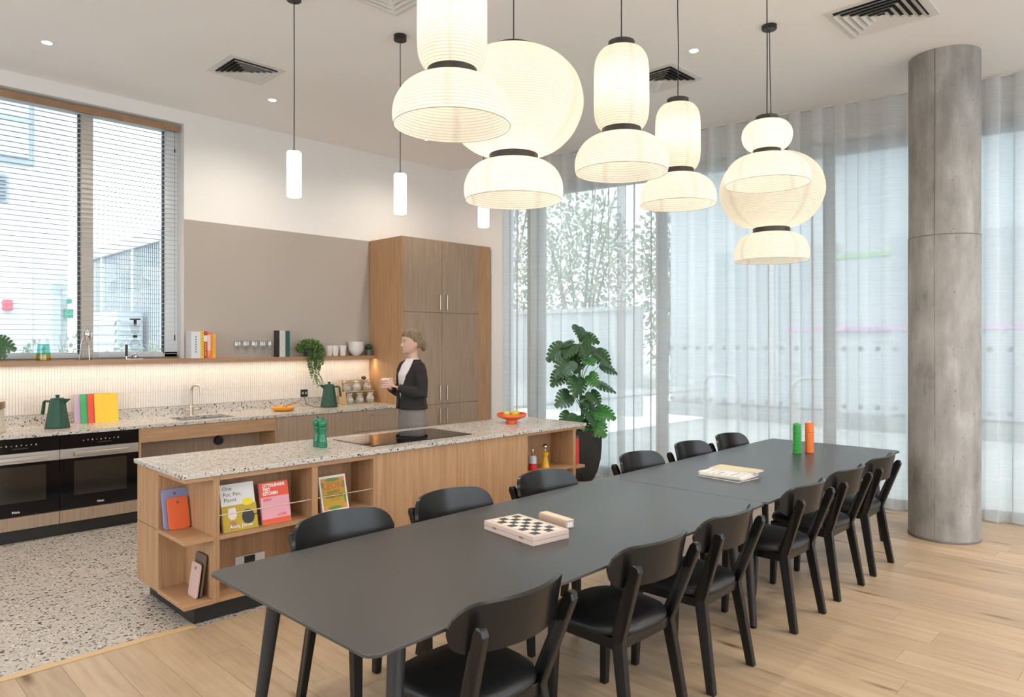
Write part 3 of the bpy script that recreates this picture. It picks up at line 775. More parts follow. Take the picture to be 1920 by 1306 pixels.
m = MB((SX0, SY0, 0.735)); m.lathe([(0.04, 0), (0.04, 0.004), (0.03, 0.005)], c=(2.87, 7.22, 0.743), seg=18); m.build('drain', 'chrome', t)
t = thing('kitchen_tap', 'tall brushed nickel swan neck tap behind the sink', 'tap', (2.86, 7.475, ZT))
pts = [(0, 0, 0), (0, 0, 0.2)]
for i in range(0, 15):
    a = PI * i / 14; pts.append((0.032 - 0.032 * math.cos(a) , -0.045 + 0.045 * math.cos(a), 0.255 + 0.06 * math.sin(a)))
pts.append((0.064, -0.09, 0.21))
m = MB(); m.tube(pts, 0.0125, 12); m.build('spout', 'nickel', t, smooth=50)
m = MB(); m.lathe([(0.026, 0), (0.026, 0.01), (0.021, 0.014), (0.021, 0.09), (0.0125, 0.1)], seg=20); m.build('body', 'nickel', t, smooth=40)
for s in (-1, 1):
    m = MB(); m.tube([(0.018 * s, 0, 0.06), (0.05 * s, 0, 0.06)], 0.011, 10); m.tube([(0.05 * s, 0, 0.06), (0.066 * s, 0, 0.06)], 0.014, 10); m.tube([(0.06 * s, 0.02, 0.06), (0.06 * s, -0.035, 0.06)], 0.005, 8); m.build('lever', 'nickel', t, smooth=40)
# oak shelf with led strip
o0 = (0.2, 7.43, 1.44)
t = thing('wall_shelf', 'long dark oak shelf running under the window along the taupe wall', 'shelf', o0)
m = MB(o0); m.box(0.2, 5.118, 7.425, 7.602, 1.446, 1.476); m.box(0.2, 5.118, 7.425, 7.445, 1.434, 1.446); m.box(0.2, 5.118, 7.487, 7.493, 1.440, 1.446)
m.build('board', 'oaksh', t)
m = MB(o0); m.box(0.25, 5.07, 7.466, 7.486, 1.4425, 1.4458); m.build('led_strip', 'led', t)
m = MB(o0); m.box(WX0, WX1, 7.604, 7.79, 1.446, 1.476); m.build('sill_board', 'oaksh', t)
m = MB(o0); m.lathe([(0.018, 0), (0.02, -0.004), (0.012, -0.006)], c=(5.085, 7.47, 1.446), seg=14); m.build('spot_lens', emis('spot lens', (1, 0.7, 0.3), 20), t)
sp = spot('shelf_spot', (5.085 - 0.2, 7.47 - 7.43, 1.437 - 1.44), 3.2, c=(1.0, 0.58, 0.2), angle=80, blend=0.8, size=0.01, parent=t)

# tall cabinet
TX0, TX1, TY, TZ = 5.121, 6.60, 6.912, 2.93
o0 = (TX0, TY, 0)
t = thing('tall_cabinet', 'tall oak cupboard block with paired doors and slim handles', 'cabinet', o0)
m = MB(o0); m.box(TX0, TX0 + 0.022, TY - 0.002, YW - 0.012, 0, TZ); m.build('side_panel', 'oak', t, bev=0.001)
PL = [(TX0 + 0.023, TY + 0.021), (TX1, TY + 0.021), (6.49, YW - 0.012), (TX0 + 0.023, YW - 0.012)]
m = MB(o0); m.prism(PL, lambda x, y: (x, y, 0.0), lambda x, y: (x, y, TZ - 0.022)); m.build('carcass', 'oak', t)
m = MB(o0); m.prism(PL, lambda x, y: (x, y, TZ - 0.021), lambda x, y: (x, y, TZ)); m.build('top_panel', 'oak', t)
m = MB(o0); m.box(6.373, TX1, TY, TY + 0.02, 0.0, TZ); m.build('filler_panel', 'oak', t, bev=0.001)
XM = 5.753
for za, zb, ha, hb in ((2.018, TZ, 2.056, 2.239), (0.862, 2.012, 0.906, 1.095), (0.107, 0.856, 0.622, 0.804)):
    for xa, xb, hx in ((TX0 + 0.024, XM - 0.002, 5.703), (XM + 0.002, 6.371, 5.818)):
        m = MB(o0); m.box(xa, xb, TY, TY + 0.02, za, zb); d = m.build('door', 'oakd', t, bev=0.001)
        m = MB(o0); m.tube([(hx, TY, ha), (hx, TY - 0.03, ha), (hx, TY - 0.03, hb), (hx, TY, hb)], 0.006, 8); m.build('handle', 'nickel', d)
m = MB(o0); m.box(TX0 + 0.024, 6.371, TY + 0.035, TY + 0.05, 0.0, 0.105); m.build('plinth', 'plinth', t)
# wall socket
t = tag(MB((0, 0, 0)).prism(rounded(0.088, 0.086, 0.006, 3), lambda a, b: (a, 0, b), lambda a, b: (a, -0.008, b)).build('wall_socket', 'blackplastic'), 'black double socket on the splashback beside the far kettle', 'socket')
t.location = (4.205, 7.594, 1.04)
m = MB(); m.box(-0.03, -0.012, -0.011, -0.008, -0.012, 0.016); m.box(0.012, 0.03, -0.011, -0.008, -0.012, 0.016); m.build('rocker_switch', C(0.5, 0.45, 0.4), t)

# ================================================================== island
IX0, IX1, IY0, IY1 = 1.54, 5.21, 4.144, 4.985
o0 = (IX0, IY0, 0)
t = thing('terrazzo_island_top', 'speckled terrazzo slab on top of the kitchen island', 'worktop', (IX0, IY0, 0.858))
m = MB((IX0, IY0, 0.858)); m.box(IX0, IX1, IY0, IY1, 0.8585, ZT); m.build('slab', 'terr_top', t, bev=0.003)
isl = thing('kitchen_island', 'oak kitchen island with open book niches and black plinth', 'island', o0)
FY, BY = 4.162, 4.965
def ib(name, mat, x0, x1, y0, y1, z0, z1, bev=0.0008, parent=None):
    m = MB(o0); m.box(x0, x1, y0, y1, z0, z1); return m.build(name, mat, parent or isl, bev=bev)
ib('plinth', 'plinth', 1.622, 5.09, 4.205, 4.93, 0.0, 0.104)
# end panels on the left
ib('end_panel', 'oak', 1.557, 1.577, 4.583, BY, 0.106, 0.487); ib('end_panel', 'oak', 1.557, 1.577, 4.583, BY, 0.491, 0.857)
ib('niche_back', 'oak', 1.578, 1.72, 4.583, 4.60, 0.106, 0.857)
ib('niche_side', 'oak', 1.72, 1.738, FY, 4.60, 0.106, 0.857)
ib('corner_shelf', 'oakh', 1.549, 1.7195, 4.155, 4.5825, 0.478, 0.50, 0.002); ib('corner_shelf', 'oakh', 1.549, 1.7195, 4.155, 4.5825, 0.106, 0.13, 0.002); ib('corner_shelf', 'oakh', 1.549, 1.7195, 4.155, 4.5825, 0.836, 0.857, 0.002)
# front
ib('stile', 'oak', 1.739, 1.757, FY, 4.44, 0.106, 0.857)
ib('bottom_board', 'oakh', 1.758, 2.862, FY, 4.44, 0.106, 0.132); ib('top_rail', 'oakh', 1.758, 2.862, FY, 4.44, 0.828, 0.857)
ib('divider', 'oak', 2.361, 2.405, FY, 4.44, 0.1325, 0.8275); ib('divider', 'oak', 2.838, 2.862, FY, 4.44, 0.1325, 0.8275)
ib('shelf', 'oakh', 1.758, 2.3605, FY, 4.44, 0.474, 0.496); ib('shelf', 'oakh', 2.4055, 2.8375, FY, 4.44, 0.474, 0.496)
ib('niche_back', 'oak', 1.739, 2.862, 4.441, 4.455, 0.106, 0.857)
ib('front_panel', 'oak', 2.8635, 3.615, FY, FY + 0.02, 0.106, 0.857); ib('front_panel', 'oak', 3.617, 4.388, FY, FY + 0.02, 0.106, 0.857)
ib('stile', 'oak', 4.389, 4.42, FY, 4.44, 0.106, 0.857)
ib('top_rail', 'oakh', 4.421, 5.0335, FY, 4.44, 0.835, 0.857); ib('bottom_board', 'oakh', 4.421, 5.0335, FY, 4.44, 0.106, 0.132)
ib('shelf', 'oakh', 4.421, 5.0335, FY, 4.44, 0.48, 0.504)
ib('niche_back', 'oak', 4.389, 5.07, 4.441, 4.455, 0.106, 0.857)
ib('stile', 'oak', 5.034, 5.072, FY, 4.60, 0.106, 0.857)
ib('corner_shelf', 'oakh', 5.0725, 5.20, 4.155, 4.5825, 0.47, 0.494, 0.002); ib('corner_shelf', 'oakh', 5.0725, 5.20, 4.155, 4.5825, 0.106, 0.13, 0.002); ib('corner_shelf', 'oakh', 5.0725, 5.20, 4.155, 4.5825, 0.836, 0.857, 0.002)
ib('niche_back', 'oak', 5.0725, 5.195, 4.583, 4.60, 0.106, 0.857)
ib('end_panel', 'oak', 5.175, 5.195, 4.601, BY, 0.106, 0.857)
ib('back_panel', 'oak', 1.578, 5.174, BY - 0.02, BY, 0.106, 0.857)
ib('core', 'oakd', 1.74, 5.07, 4.61, 4.94, 0.106, 0.857)
for xa, xb in ((1.757, 2.361), (2.405, 2.838)):
    m = MB(o0); m.tube([(xa, 4.172, 0.616), (xb, 4.172, 0.616)], 0.0035, 8); m.build('retaining_rail', 'steel', isl)
t = thing('power_socket', 'small white and black socket plate low in the island niche', 'socket', (2.07, 4.44, 0.225))
m = MB(); m.box(-0.1, 0.1, -0.01, 0.0, -0.04, 0.04); m.build('plate', 'whiteplastic', t, bev=0.002)
m = MB(); m.box(-0.04, 0.03, -0.014, -0.0102, -0.035, 0.035); m.build('socket_insert', 'blackplastic', t)
# cooktop
o1 = (2.92, 4.3, ZT)
t = thing('induction_hob', 'black glass induction hob set flush in the island top', 'hob', o1)
m = MB(o1); m.box(2.925, 3.90, 4.30, 4.84, ZT + 0.0005, ZT + 0.005); m.build('glass_plate', plain('hob glass', (0.004, 0.004, 0.005), 0.03, spec=0.7), t, bev=0.001)
for (cx, cyy, r) in ((3.12, 4.44, 0.09), (3.12, 4.70, 0.07), (3.42, 4.57, 0.12), (3.71, 4.44, 0.07), (3.71, 4.70, 0.09)):
    m = MB(o1); m.lathe([(r, 0), (r + 0.002, 0), (r + 0.002, 0.0003), (r, 0.0003), (r, 0)], c=(cx, cyy, ZT + 0.0052), seg=40, cap0=False, cap1=False); m.build('cooking_ring', C(0.12, 0.12, 0.12, 0.4), t)

# ================================================================== tables
TR = 0.0176
TX, TYY = 1.152, 1.707
def tab(x, y): return (TX + (x - TX) - TR * (y - TYY), y + TR * (x - TX))
def table(xa, xb, label, la=0.22, lb=0.22, sa_=0.08, sb_=0.08):
    ya, yb = 1.707, 2.80
    ox, oy = tab(xa, ya)
    t = thing('dining_table', label, 'table', (ox, oy, 0), TR, group='long black dining tables')
    L, W = xb - xa, yb - ya
    poly = [(px + L / 2, py + W / 2) for px, py in rounded(L, W, 0.045, 6)]
    m = MB(); m.prism(poly, lambda a, b: (a, b, 0.731), lambda a, b: (a, b, 0.743)); m.build('table_top', 'table', t, bev=0.002)
    for lx, sx in ((la, -sa_ / 0.08), (L - lb, sb_ / 0.08)):
        m = MB(); m.box(lx - 0.02, lx + 0.02, 0.14, W - 0.14, 0.69, 0.7305); m.build('cross_rail', 'black', t, bev=0.003)
        for ly, sy in ((0.16, -1), (W - 0.16, 1)):
            m = MB(); m.tube([(lx, ly, 0.73), (lx + 0.08 * sx, ly + 0.06 * sy, 0.012)], [0.032, 0.02], 16); lg = m.build('leg', 'black', t, smooth=50)
            m = MB(); m.lathe([(0.017, 0), (0.019, 0.006), (0.012, 0.012)], c=(lx + 0.08 * sx, ly + 0.06 * sy, 0), seg=14); m.build('foot', 'blackplastic', lg)
    for ly in (0.2, W - 0.2):
        m = MB(); m.box(la + 0.03, L - lb - 0.03, ly - 0.015, ly + 0.015, 0.695, 0.7305); m.build('side_rail', 'black', t, bev=0.003)
table(1.152, 3.82, 'long matte black dining table nearest the camera, with the chess box on it', lb=0.15)
table(3.823, 6.44, 'long matte black dining table toward the window, with the magazines on it', la=0.07, sa_=0.02)

# ================================================================== chairs
def make_chair():
    t = thing('dining_chair', 'x', 'chair', (0, 0, 0), group='black dining chairs along the table')
    # rear legs: kinked profile in y-z
    prof = [(-0.022, 0.0), (0.02, 0.0), (0.095, 0.40), (0.095, 0.45), (-0.022, 0.755), (-0.038, 0.772), (-0.06, 0.767), (-0.068, 0.742), (0.042, 0.425)]
    sx = lambda z: 0.208 - 0.028 * min(z, 0.43) / 0.43 + 0.042 * max(0.0, z - 0.43) / 0.33
    for s in (-1, 1):
        m = MB(); m.prism(prof, lambda y, z: (sx(z) * s - 0.017, y, z), lambda y, z: (sx(z) * s + 0.017, y, z)); m.build('rear_leg', 'chair', t, bev=0.006)
        m = MB(); m.loft([[(0.19 * s + a * 0.017, 0.435 + b * 0.017, 0.0) for a, b in ((-1, -1), (1, -1), (1, 1), (-1, 1))],
                          [(0.185 * s + a * 0.023, 0.42 + b * 0.023, 0.43) for a, b in ((-1, -1), (1, -1), (1, 1), (-1, 1))]]); m.build('front_leg', 'chair', t, bev=0.005)
        m = MB(); m.box(0.19 * s - 0.012, 0.19 * s + 0.012, 0.075, 0.42, 0.385, 0.432); m.build('side_rail', 'chair', t, bev=0.004)
    m = MB(); m.box(-0.18, 0.18, 0.055, 0.08, 0.385, 0.432); m.build('rear_rail', 'chair', t, bev=0.004)
    m = MB(); m.box(-0.18, 0.18, 0.41, 0.43, 0.385, 0.432); m.build('front_rail', 'chair', t, bev=0.004)
    # seat: softly domed rounded pad
    def outline(sc, z):
        pts = []
        for k in range(40):
            a = 2 * PI * k / 40; ca, sa2 = math.cos(a), math.sin(a); n = 3.0
            rx, ry = 0.235, 0.225
            f0 = (abs(ca) ** n + abs(sa2) ** n) ** (-1 / n)
            xx, yy = ca * f0 * rx * sc, sa2 * f0 * ry * sc
            xx *= 1.0 + 0.06 * (yy / ry)
            pts.append((xx, 0.255 + yy, z))
        return pts
    m = MB(); m.loft([outline(0.9, 0.430), outline(0.985, 0.437), outline(1.0, 0.452), outline(0.975, 0.468), outline(0.88, 0.480), outline(0.6, 0.489), outline(0.2, 0.491)])
    m.build('seat', 'leather', t, smooth=60)
    # backrest: bent pill-shaped panel
    W, Hh = 0.545, 0.168
    nu, nv = 36, 8
    q = []; fs = []
    def pt(u, v2, side):
        x = u * W / 2
        # pill outline half height at this x
        rr = Hh / 2; xe = W / 2 - rr
        d = max(0.0, abs(x) - xe); hh = math.sqrt(max(0.0, rr * rr - d * d)) if d > 0 else rr
        hh = max(hh, 0.004)
        zz = v2 * hh - 0.012 * (abs(u) ** 2)
        yc = -0.048 + 1.42 * x * x - 0.22 * zz
        n = Vector((-2.84 * x, 1.0, 0.22)).normalized()
        p = Vector((x, yc, 0.748 + zz)) + n * (0.009 * side)
        return p
    for side in (-1, 1):
        for j in range(nv + 1):
            for i in range(nu + 1):
                u = -1 + 2 * i / nu
                u = math.sin(u * PI / 2) * 0.35 + u * 0.65
                v2 = -1 + 2 * j / nv
                q.append(pt(u * 0.999, v2, side))
    N = (nu + 1) * (nv + 1); idx = lambda s, i, j: s * N + j * (nu + 1) + i
    for j in range(nv):
        for i in range(nu):
            fs.append((idx(0, i, j), idx(0, i + 1, j), idx(0, i + 1, j + 1), idx(0, i, j + 1)))
            fs.append((idx(1, i, j), idx(1, i, j + 1), idx(1, i + 1, j + 1), idx(1, i + 1, j)))
    for i in range(nu):
        fs.append((idx(0, i, 0), idx(1, i, 0), idx(1, i + 1, 0), idx(0, i + 1, 0))); fs.append((idx(0, i, nv), idx(0, i + 1, nv), idx(1, i + 1, nv), idx(1, i, nv)))
    for j in range(nv):
        fs.append((idx(0, 0, j), idx(0, 0, j + 1), idx(1, 0, j + 1), idx(1, 0, j))); fs.append((idx(0, nu, j), idx(1, nu, j), idx(1, nu, j + 1), idx(0, nu, j + 1)))
    m = MB(); m.add(q, fs); m.build('backrest', 'chair', t, smooth=50, bev=0.005, seg=3)
    return t
ch = make_chair()
ORD = ['nearest the camera', 'second from the camera', 'third from the camera', 'fourth from the camera', 'second from the far end', 'at the far end']
RIGHT = [(1.70, 1.64, 1), (2.545, 1.64, -1), (3.205, 1.645, 1), (4.165, 1.655, 0), (4.85, 1.66, -1), (5.52, 1.665, 1)]
LEFT = [(1.82, 2.945, 180), (2.51, 2.95, 180), (3.28, 2.96, 180), (4.34, 2.975, 180), (5.09, 2.99, 181), (5.78, 3.005, 180)]
first = True
for k, (x, y, a) in enumerate(RIGHT):
    lab = 'black wooden chair on the concrete column side of the table, ' + ORD[k]
    if first: ch.location = (x, y, 0); ch.rotation_euler = (0, 0, R(a)); ch['label'] = lab; first = False
    else: dup(ch, (x, y, 0), R(a), lab)
for k, (x, y, a) in enumerate(LEFT):
    dup(ch, (x, y, 0), R(a), 'black wooden chair between table and island, ' + ORD[k])

# ================================================================== things on the tables
ZTB = 0.743
def tz(z=0): return ZTB + z
t = thing('chess_box', 'folded wooden chess box with checkered lid on the near table', 'board game', (2.414, 2.287, ZTB + 0.0005), R(-7.4))
bw, bl, bh = 0.215, 0.37, 0.042
m = MB(); m.box(-bw / 2, bw / 2, -bl / 2, bl / 2, 0, bh * 0.48); m.build('box_half', C(0.66, 0.50, 0.44), t, bev=0.001)
m = MB(); m.box(-bw / 2, bw / 2, -bl / 2, bl / 2, bh * 0.52, bh); m.build('box_half', C(0.68, 0.53, 0.47), t, bev=0.001)
m = MB(); m.box(-bw / 2 + 0.003, bw / 2 - 0.003, -bl / 2 + 0.003, bl / 2 - 0.003, bh * 0.4, bh * 0.6); m.build('seam', C(0.25, 0.17, 0.13), t)
sq = 0.0405
dk = MB(); dk.box(-sq / 2 + 0.0004, sq / 2 - 0.0004, -sq / 2 + 0.0004, sq / 2 - 0.0004, 0, 0.0008); dme = dk.mesh('dark_square'); dme.materials.append(C(0.03, 0.028, 0.026, 0.35))
lme = dk.mesh('light_square'); lme.materials.append(C(0.80, 0.72, 0.60, 0.3))
for i in range(4):
    for j in range(8):
        place(dme if (i + j) % 2 == 0 else lme, 'square', None, ((i - 1.5) * sq, (j - 3.5) * sq, bh), t)
for yy in (-0.1, 0.1):
    m = MB(); m.box(-bw / 2 - 0.002, -bw / 2, yy - 0.014, yy + 0.014, bh * 0.4, bh * 0.62); m.build('hinge', C(0.35, 0.2, 0.1), t)
t = thing('domino_box', 'slim pale wooden box with sliding lid beside the chess box', 'box', (2.652, 2.304, ZTB + 0.0005), R(-9))
m = MB(); m.box(-0.026, 0.026, -0.105, 0.105, 0, 0.036); m.build('box_body', C(0.66, 0.49, 0.38), t, bev=0.001)
m = MB(); m.box(-0.022, 0.022, -0.11, 0.1, 0.0362, 0.041); m.build('sliding_lid', C(0.72, 0.57, 0.42), t, bev=0.001)
m = MB(); m.box(-0.016, 0.016, -0.107, -0.1052, 0.006, 0.028); m.build('end_label', C(0.82, 0.84, 0.85), t)
rm = random.Random(5)
MAG = [(0.0, 0.0, -4, (0.07, 0.065, 0.06), 'lowest magazine of the pile, dark edged, on the far table'), (0.03, 0.01, 3, (0.74, 0.66, 0.62), 'pale pink magazine lying low in the pile on the far table'),
       (0.045, 0.02, -2, (0.76, 0.73, 0.70), 'white magazine in the middle of the pile on the far table'), (0.12, 0.015, 6, (0.70, 0.62, 0.58), 'narrow pink magazine near the top of the pile on the far table'), (0.135, -0.005, 2, (0.60, 0.53, 0.28), 'yellow magazine on top of the pile on the far table')]
zz = ZTB + 0.0005
for k, (dx, dy, a, c, lab) in enumerate(MAG):
    wd = 0.235 if k < 3 else 0.11
    t = thing('magazine', lab, 'magazine', (4.36 + dx, 2.27 + dy, zz), R(a - 2), group='magazines piled on the far table')
    m = MB(); m.box(-wd / 2, wd / 2, -0.155, 0.155, 0.001, 0.0075); m.build('pages', 'paperwhite', t)
    m = MB(); m.box(-wd / 2 - 0.001, wd / 2 + 0.001, -0.157, 0.157, 0.0076, 0.0086); m.box(-wd / 2 - 0.001, wd / 2 + 0.001, -0.157, 0.157, 0.0, 0.0009); cv = m.build('cover', C(*c), t)
    if k in (1, 2):
        for j in range(6):
            m = MB(); xa = -wd / 2 + 0.015; m.box(xa, xa + rm.uniform(0.05, 0.19), -0.13 + j * 0.045, -0.13 + j * 0.045 + rm.uniform(0.006, 0.02), 0.0086, 0.009); m.build('print_block', C(0.35, 0.22, 0.2), cv)
    zz += 0.0092
t = thing('ribbed_mill', 'tall bright green ribbed pepper mill on the far table', 'pepper mill', (5.70, 2.36, ZTB + 0.0005))
prof = []
for k in range(13):
    z = k * 0.0185
    prof += [(0.029, z), (0.036, z + 0.002), (0.036, z + 0.007), (0.029, z + 0.009)]
prof += [(0.029, 0.24)]
m = MB(); m.lathe(prof, seg=28); m.build('body', 'greenmill', t, smooth=35)
m = MB(); m.lathe([(0.005, 0.24), (0.008, 0.247), (0.004, 0.254)], seg=12); m.build('knob', 'chrome', t, smooth=40)
t = thing('plain_mill', 'tall plain orange pepper mill on the far table', 'pepper mill', (5.80, 2.30, ZTB + 0.0005))
m = MB(); m.lathe([(0.034, 0), (0.034, 0.165)], seg=28); m.build('body', 'orangemill', t, smooth=40, bev=0.002)
m = MB(); m.lathe([(0.034, 0.1665), (0.034, 0.243)], seg=28); m.build('head', 'orangemill', t, smooth=40, bev=0.002)
m = MB(); m.lathe([(0.006, 0.243), (0.009, 0.249), (0.004, 0.256)], seg=12); m.build('knob', 'chrome', t, smooth=40)

# ================================================================== things on the island
def jade_mill(x, y, label, s):
    t = thing('turned_mill', label, 'pepper mill', (x, y, ZT + 0.0005), group='jade green mills on the island')
    m = MB(); m.lathe([(0.031, 0), (0.032, 0.01), (0.0325, 0.016), (0.0305, 0.019), (0.0325, 0.022), (0.0325, 0.03), (0.03, 0.033), (0.032, 0.037), (0.031, 0.045), (0.025, 0.07), (0.021, 0.09), (0.022, 0.115), (0.028, 0.133), (0.03, 0.14), (0.027, 0.147), (0.03, 0.15)], seg=28); m.build('body', 'greenjade', t, smooth=45)
    m = MB(); m.lathe([(0.027, 0.152), (0.031, 0.16), (0.0305, 0.18), (0.026, 0.196), (0.012, 0.205)], seg=28); m.build('head', 'greenjade', t, smooth=45)
    m = MB(); m.ball((0, 0, 0.213), 0.009); m.build('knob', 'greenjade', t, smooth=60)
jade_mill(2.66, 4.535, 'shiny jade green pepper mill on the island, the nearer of the pair', 1)
jade_mill(2.665, 4.617, 'shiny jade green pepper mill on the island, the farther of the pair', 1)
t = thing('fruit_bowl', 'wide orange footed bowl on the island', 'bowl', (4.69, 4.62, ZT + 0.0005))
m = MB(); m.lathe([(0.055, 0.0), (0.055, 0.03), (0.06, 0.034), (0.13, 0.06), (0.14, 0.068), (0.14, 0.094), (0.133, 0.094), (0.132, 0.07), (0.06, 0.045), (0.01, 0.044)], seg=44); m.build('bowl_shell', 'orange', t, smooth=40)
for k, (dx, dy) in enumerate(((-0.045, 0.02), (0.02, -0.035), (0.045, 0.03), (-0.02, -0.06))):
    a = thing('apple', ('yellow green apple in the orange bowl, leftmost', 'yellow green apple in the orange bowl, front middle', 'yellow green apple in the orange bowl, at the back right', 'yellow green apple in the orange bowl, nearest the rim')[k], 'apple', (4.69 + dx, 4.62 + dy, ZT + 0.056 + 0.012 * (k % 2)), group='apples in the bowl')
    m = MB(); m.lathe([(0.008, 0.002), (0.022, 0.004), (0.034, 0.022), (0.034, 0.038), (0.024, 0.052), (0.01, 0.054), (0.003, 0.05)], seg=18); m.build('flesh', C(0.60, 0.52, 0.06, 0.35), a, smooth=60)
    m = MB(); m.tube([(0, 0, 0.05), (0.003, 0.002, 0.066)], 0.0015, 5); m.build('stalk', 'woodspoon', a)
# cookbooks in the niches: local frame, cover toward -y
def book(label, x, y, z, wd, ht, th, tilt, cover, rz=0.0):
    t = thing('cookbook', label, 'book', (x, y, z), rz)
    t.rotation_euler = (R(-tilt), 0, rz)
    m = MB(); m.box(0.003, wd - 0.003, 0.003, th - 0.003, 0.003, ht - 0.003); m.build('pages', 'paperwhite', t)
    m = MB(); m.box(0, wd, 0, 0.0025, 0, ht); m.box(0, wd, th - 0.0025, th, 0, ht); m.box(0, 0.0025, 0.0025, th - 0.0025, 0, ht); c = m.build('cover', cover, t)
    return t, c
def flat(p, mat, poly, name='print', d=0.0006):
    m = MB(); m.prism(poly, lambda a, b: (a, 0, b), lambda a, b: (a, -d, b)); return m.build(name, mat, p)
def disc(cx, cz, rx, rz, n=20): return [(cx + rx * math.cos(2 * PI * k / n), cz + rz * math.sin(2 * PI * k / n)) for k in range(n)]
def rect(x0, x1, z0, z1): return [(x0, z0), (x1, z0), (x1, z1), (x0, z1)]
DKT = C(0.06, 0.06, 0.06)
t, c = book('white and mustard cookbook with a frying pan cover in the left island niche', 1.798, 4.20, 0.4975, 0.213, 0.285, 0.022, 14, C(0.74, 0.74, 0.73))
flat(c, C(0.50, 0.36, 0.02), rect(0.0, 0.218, 0.0, 0.155), 'mustard_band')
flat(c, C(0.88, 0.68, 0.03), disc(0.165, 0.165, 0.036, 0.022), 'lemon', 0.0012); flat(c, C(0.78, 0.72, 0.66), [(0.035, 0.09), (0.05, 0.07), (0.075, 0.07), (0.09, 0.09), (0.085, 0.14), (0.04, 0.14)], 'jug', 0.0012)
flat(c, C(0.40, 0.20, 0.07), [(0.035, 0.012), (0.085, 0.012), (0.078, 0.06), (0.045, 0.06)], 'jug_shadow', 0.0011)
flat(c, C(0.03, 0.03, 0.03), disc(0.16, 0.075, 0.04, 0.045), 'pan', 0.0012); flat(c, C(0.03, 0.03, 0.03), rect(0.19, 0.217, 0.079, 0.086), 'pan_handle', 0.0012)
for s, sz, px, pz in (('One', 0.034, 0.012, 0.247), ('Pot, Pan,', 0.032, 0.016, 0.212), ('Planet', 0.032, 0.018, 0.179)): lettering(s, sz, DKT, c, (px, -0.001, pz))
lettering('Anna Jones', 0.032, C(0.85, 0.83, 0.8), c, (0.038, -0.0018, 0.018), bold=0.0006)
t, c = book('red and pink cookbook with white capitals in the left island niche', 2.046, 4.20, 0.4975, 0.192, 0.262, 0.02, 13, C(0.78, 0.36, 0.44))
flat(c, C(0.80, 0.085, 0.035), rect(0, 0.192, 0.17, 0.262), 'red_band'); flat(c, C(0.80, 0.12, 0.05), rect(0, 0.192, 0.0, 0.034), 'red_band')
WT = C(0.85, 0.82, 0.8)
for s, pz in (('OTTOLENGHI', 0.232), ('TEST', 0.207), ('KITCHEN', 0.182)): lettering(s, 0.0275, WT, c, (0.018, -0.001, pz), bold=0.0012, squeeze=0.86)
lettering('SHELF', 0.021, C(0.65, 0.06, 0.05), c, (0.018, -0.001, 0.146), bold=0.0006); lettering('•LOVE•', 0.021, C(0.65, 0.06, 0.05), c, (0.10, -0.001, 0.044), bold=0.0006)
t, c = book('green and gold cookbook with a white border in the second island niche', 2.475, 4.22, 0.4975, 0.205, 0.24, 0.024, 14, C(0.82, 0.79, 0.74))
flat(c, C(0.50, 0.33, 0.02), rect(0.012, 0.193, 0.012, 0.223), 'gold_panel')
for (cx, cz, rx, rz) in ((0.1, 0.212, 0.05, 0.012), (0.02, 0.19, 0.012, 0.03), (0.185, 0.18, 0.012, 0.03), (0.1, 0.022, 0.05, 0.012), (0.185, 0.08, 0.009, 0.035)): flat(c, C(0.13, 0.27, 0.06), [(min(0.193, max(0.012, a)), min(0.223, max(0.012, b))) for a, b in disc(cx, cz, rx, rz)], 'leaf_border', 0.0011)
for (cx, cz) in ((0.028, 0.032), (0.18, 0.03), (0.18, 0.21), (0.026, 0.212)): flat(c, C(0.75, 0.25, 0.1), [(min(0.193, max(0.012, a)), min(0.223, max(0.012, b))) for a, b in disc(cx, cz, 0.017, 0.014)], 'coral_corner', 0.0012)
lettering('LEON', 0.062, C(0.62, 0.13, 0.05), c, (0.1025, -0.0015, 0.15), align='CENTER', bold=0.0016)
lettering('HAPPY', 0.032, C(0.22, 0.09, 0.03), c, (0.1025, -0.0015, 0.117), align='CENTER', bold=0.0006)
lettering('ONE-POT', 0.030, C(0.10, 0.06, 0.03), c, (0.1025, -0.0015, 0.09), align='CENTER', bold=0.0008); lettering('COOKING', 0.018, C(0.45, 0.14, 0.03), c, (0.1025, -0.0015, 0.07), align='CENTER')
# chopping boards in the corner niche
def chop(label, loc, rot, wd, ht, th, mat, r=0.02, hole=0.009):
    t = thing('chopping_board', label, 'chopping board', loc, group='chopping boards in the island corner'); t.rotation_euler = rot
    poly = [(a, b + ht / 2) for a, b in rounded(wd, ht, r, 5)]
    m = MB(); m.prism(poly, lambda a, b: (a, 0, b), lambda a, b: (a, th, b)); b = m.build('board', mat, t, bev=0.002)
    m = MB(); m.prism(disc(0, ht - 0.032, hole, hole, 16), lambda a, b2: (a, -0.0006, b2), lambda a, b2: (a, th + 0.0006, b2)); m.build('hanging_hole', C(0.16, 0.13, 0.15), t)
chop('lilac blue chopping board leaning in the upper island corner shelf', (1.642, 4.505, 0.5015), (R(-14), 0, 0), 0.155, 0.245, 0.009, C(0.27, 0.28, 0.46))
chop('orange chopping board leaning in front of the lilac one', (1.647, 4.478, 0.5015), (R(-14), 0, 0), 0.125, 0.195, 0.009, C(0.80, 0.13, 0.03))
chop('brown chopping board leaning in the lower island corner shelf', (1.668, 4.30, 0.1315), (R(-8), 0, R(-90)), 0.15, 0.25, 0.009, C(0.14, 0.10, 0.075))
chop('pale pink chopping board leaning in front of the brown one', (1.646, 4.295, 0.1315), (R(-8), 0, R(-90)), 0.13, 0.20, 0.009, C(0.60, 0.42, 0.38))
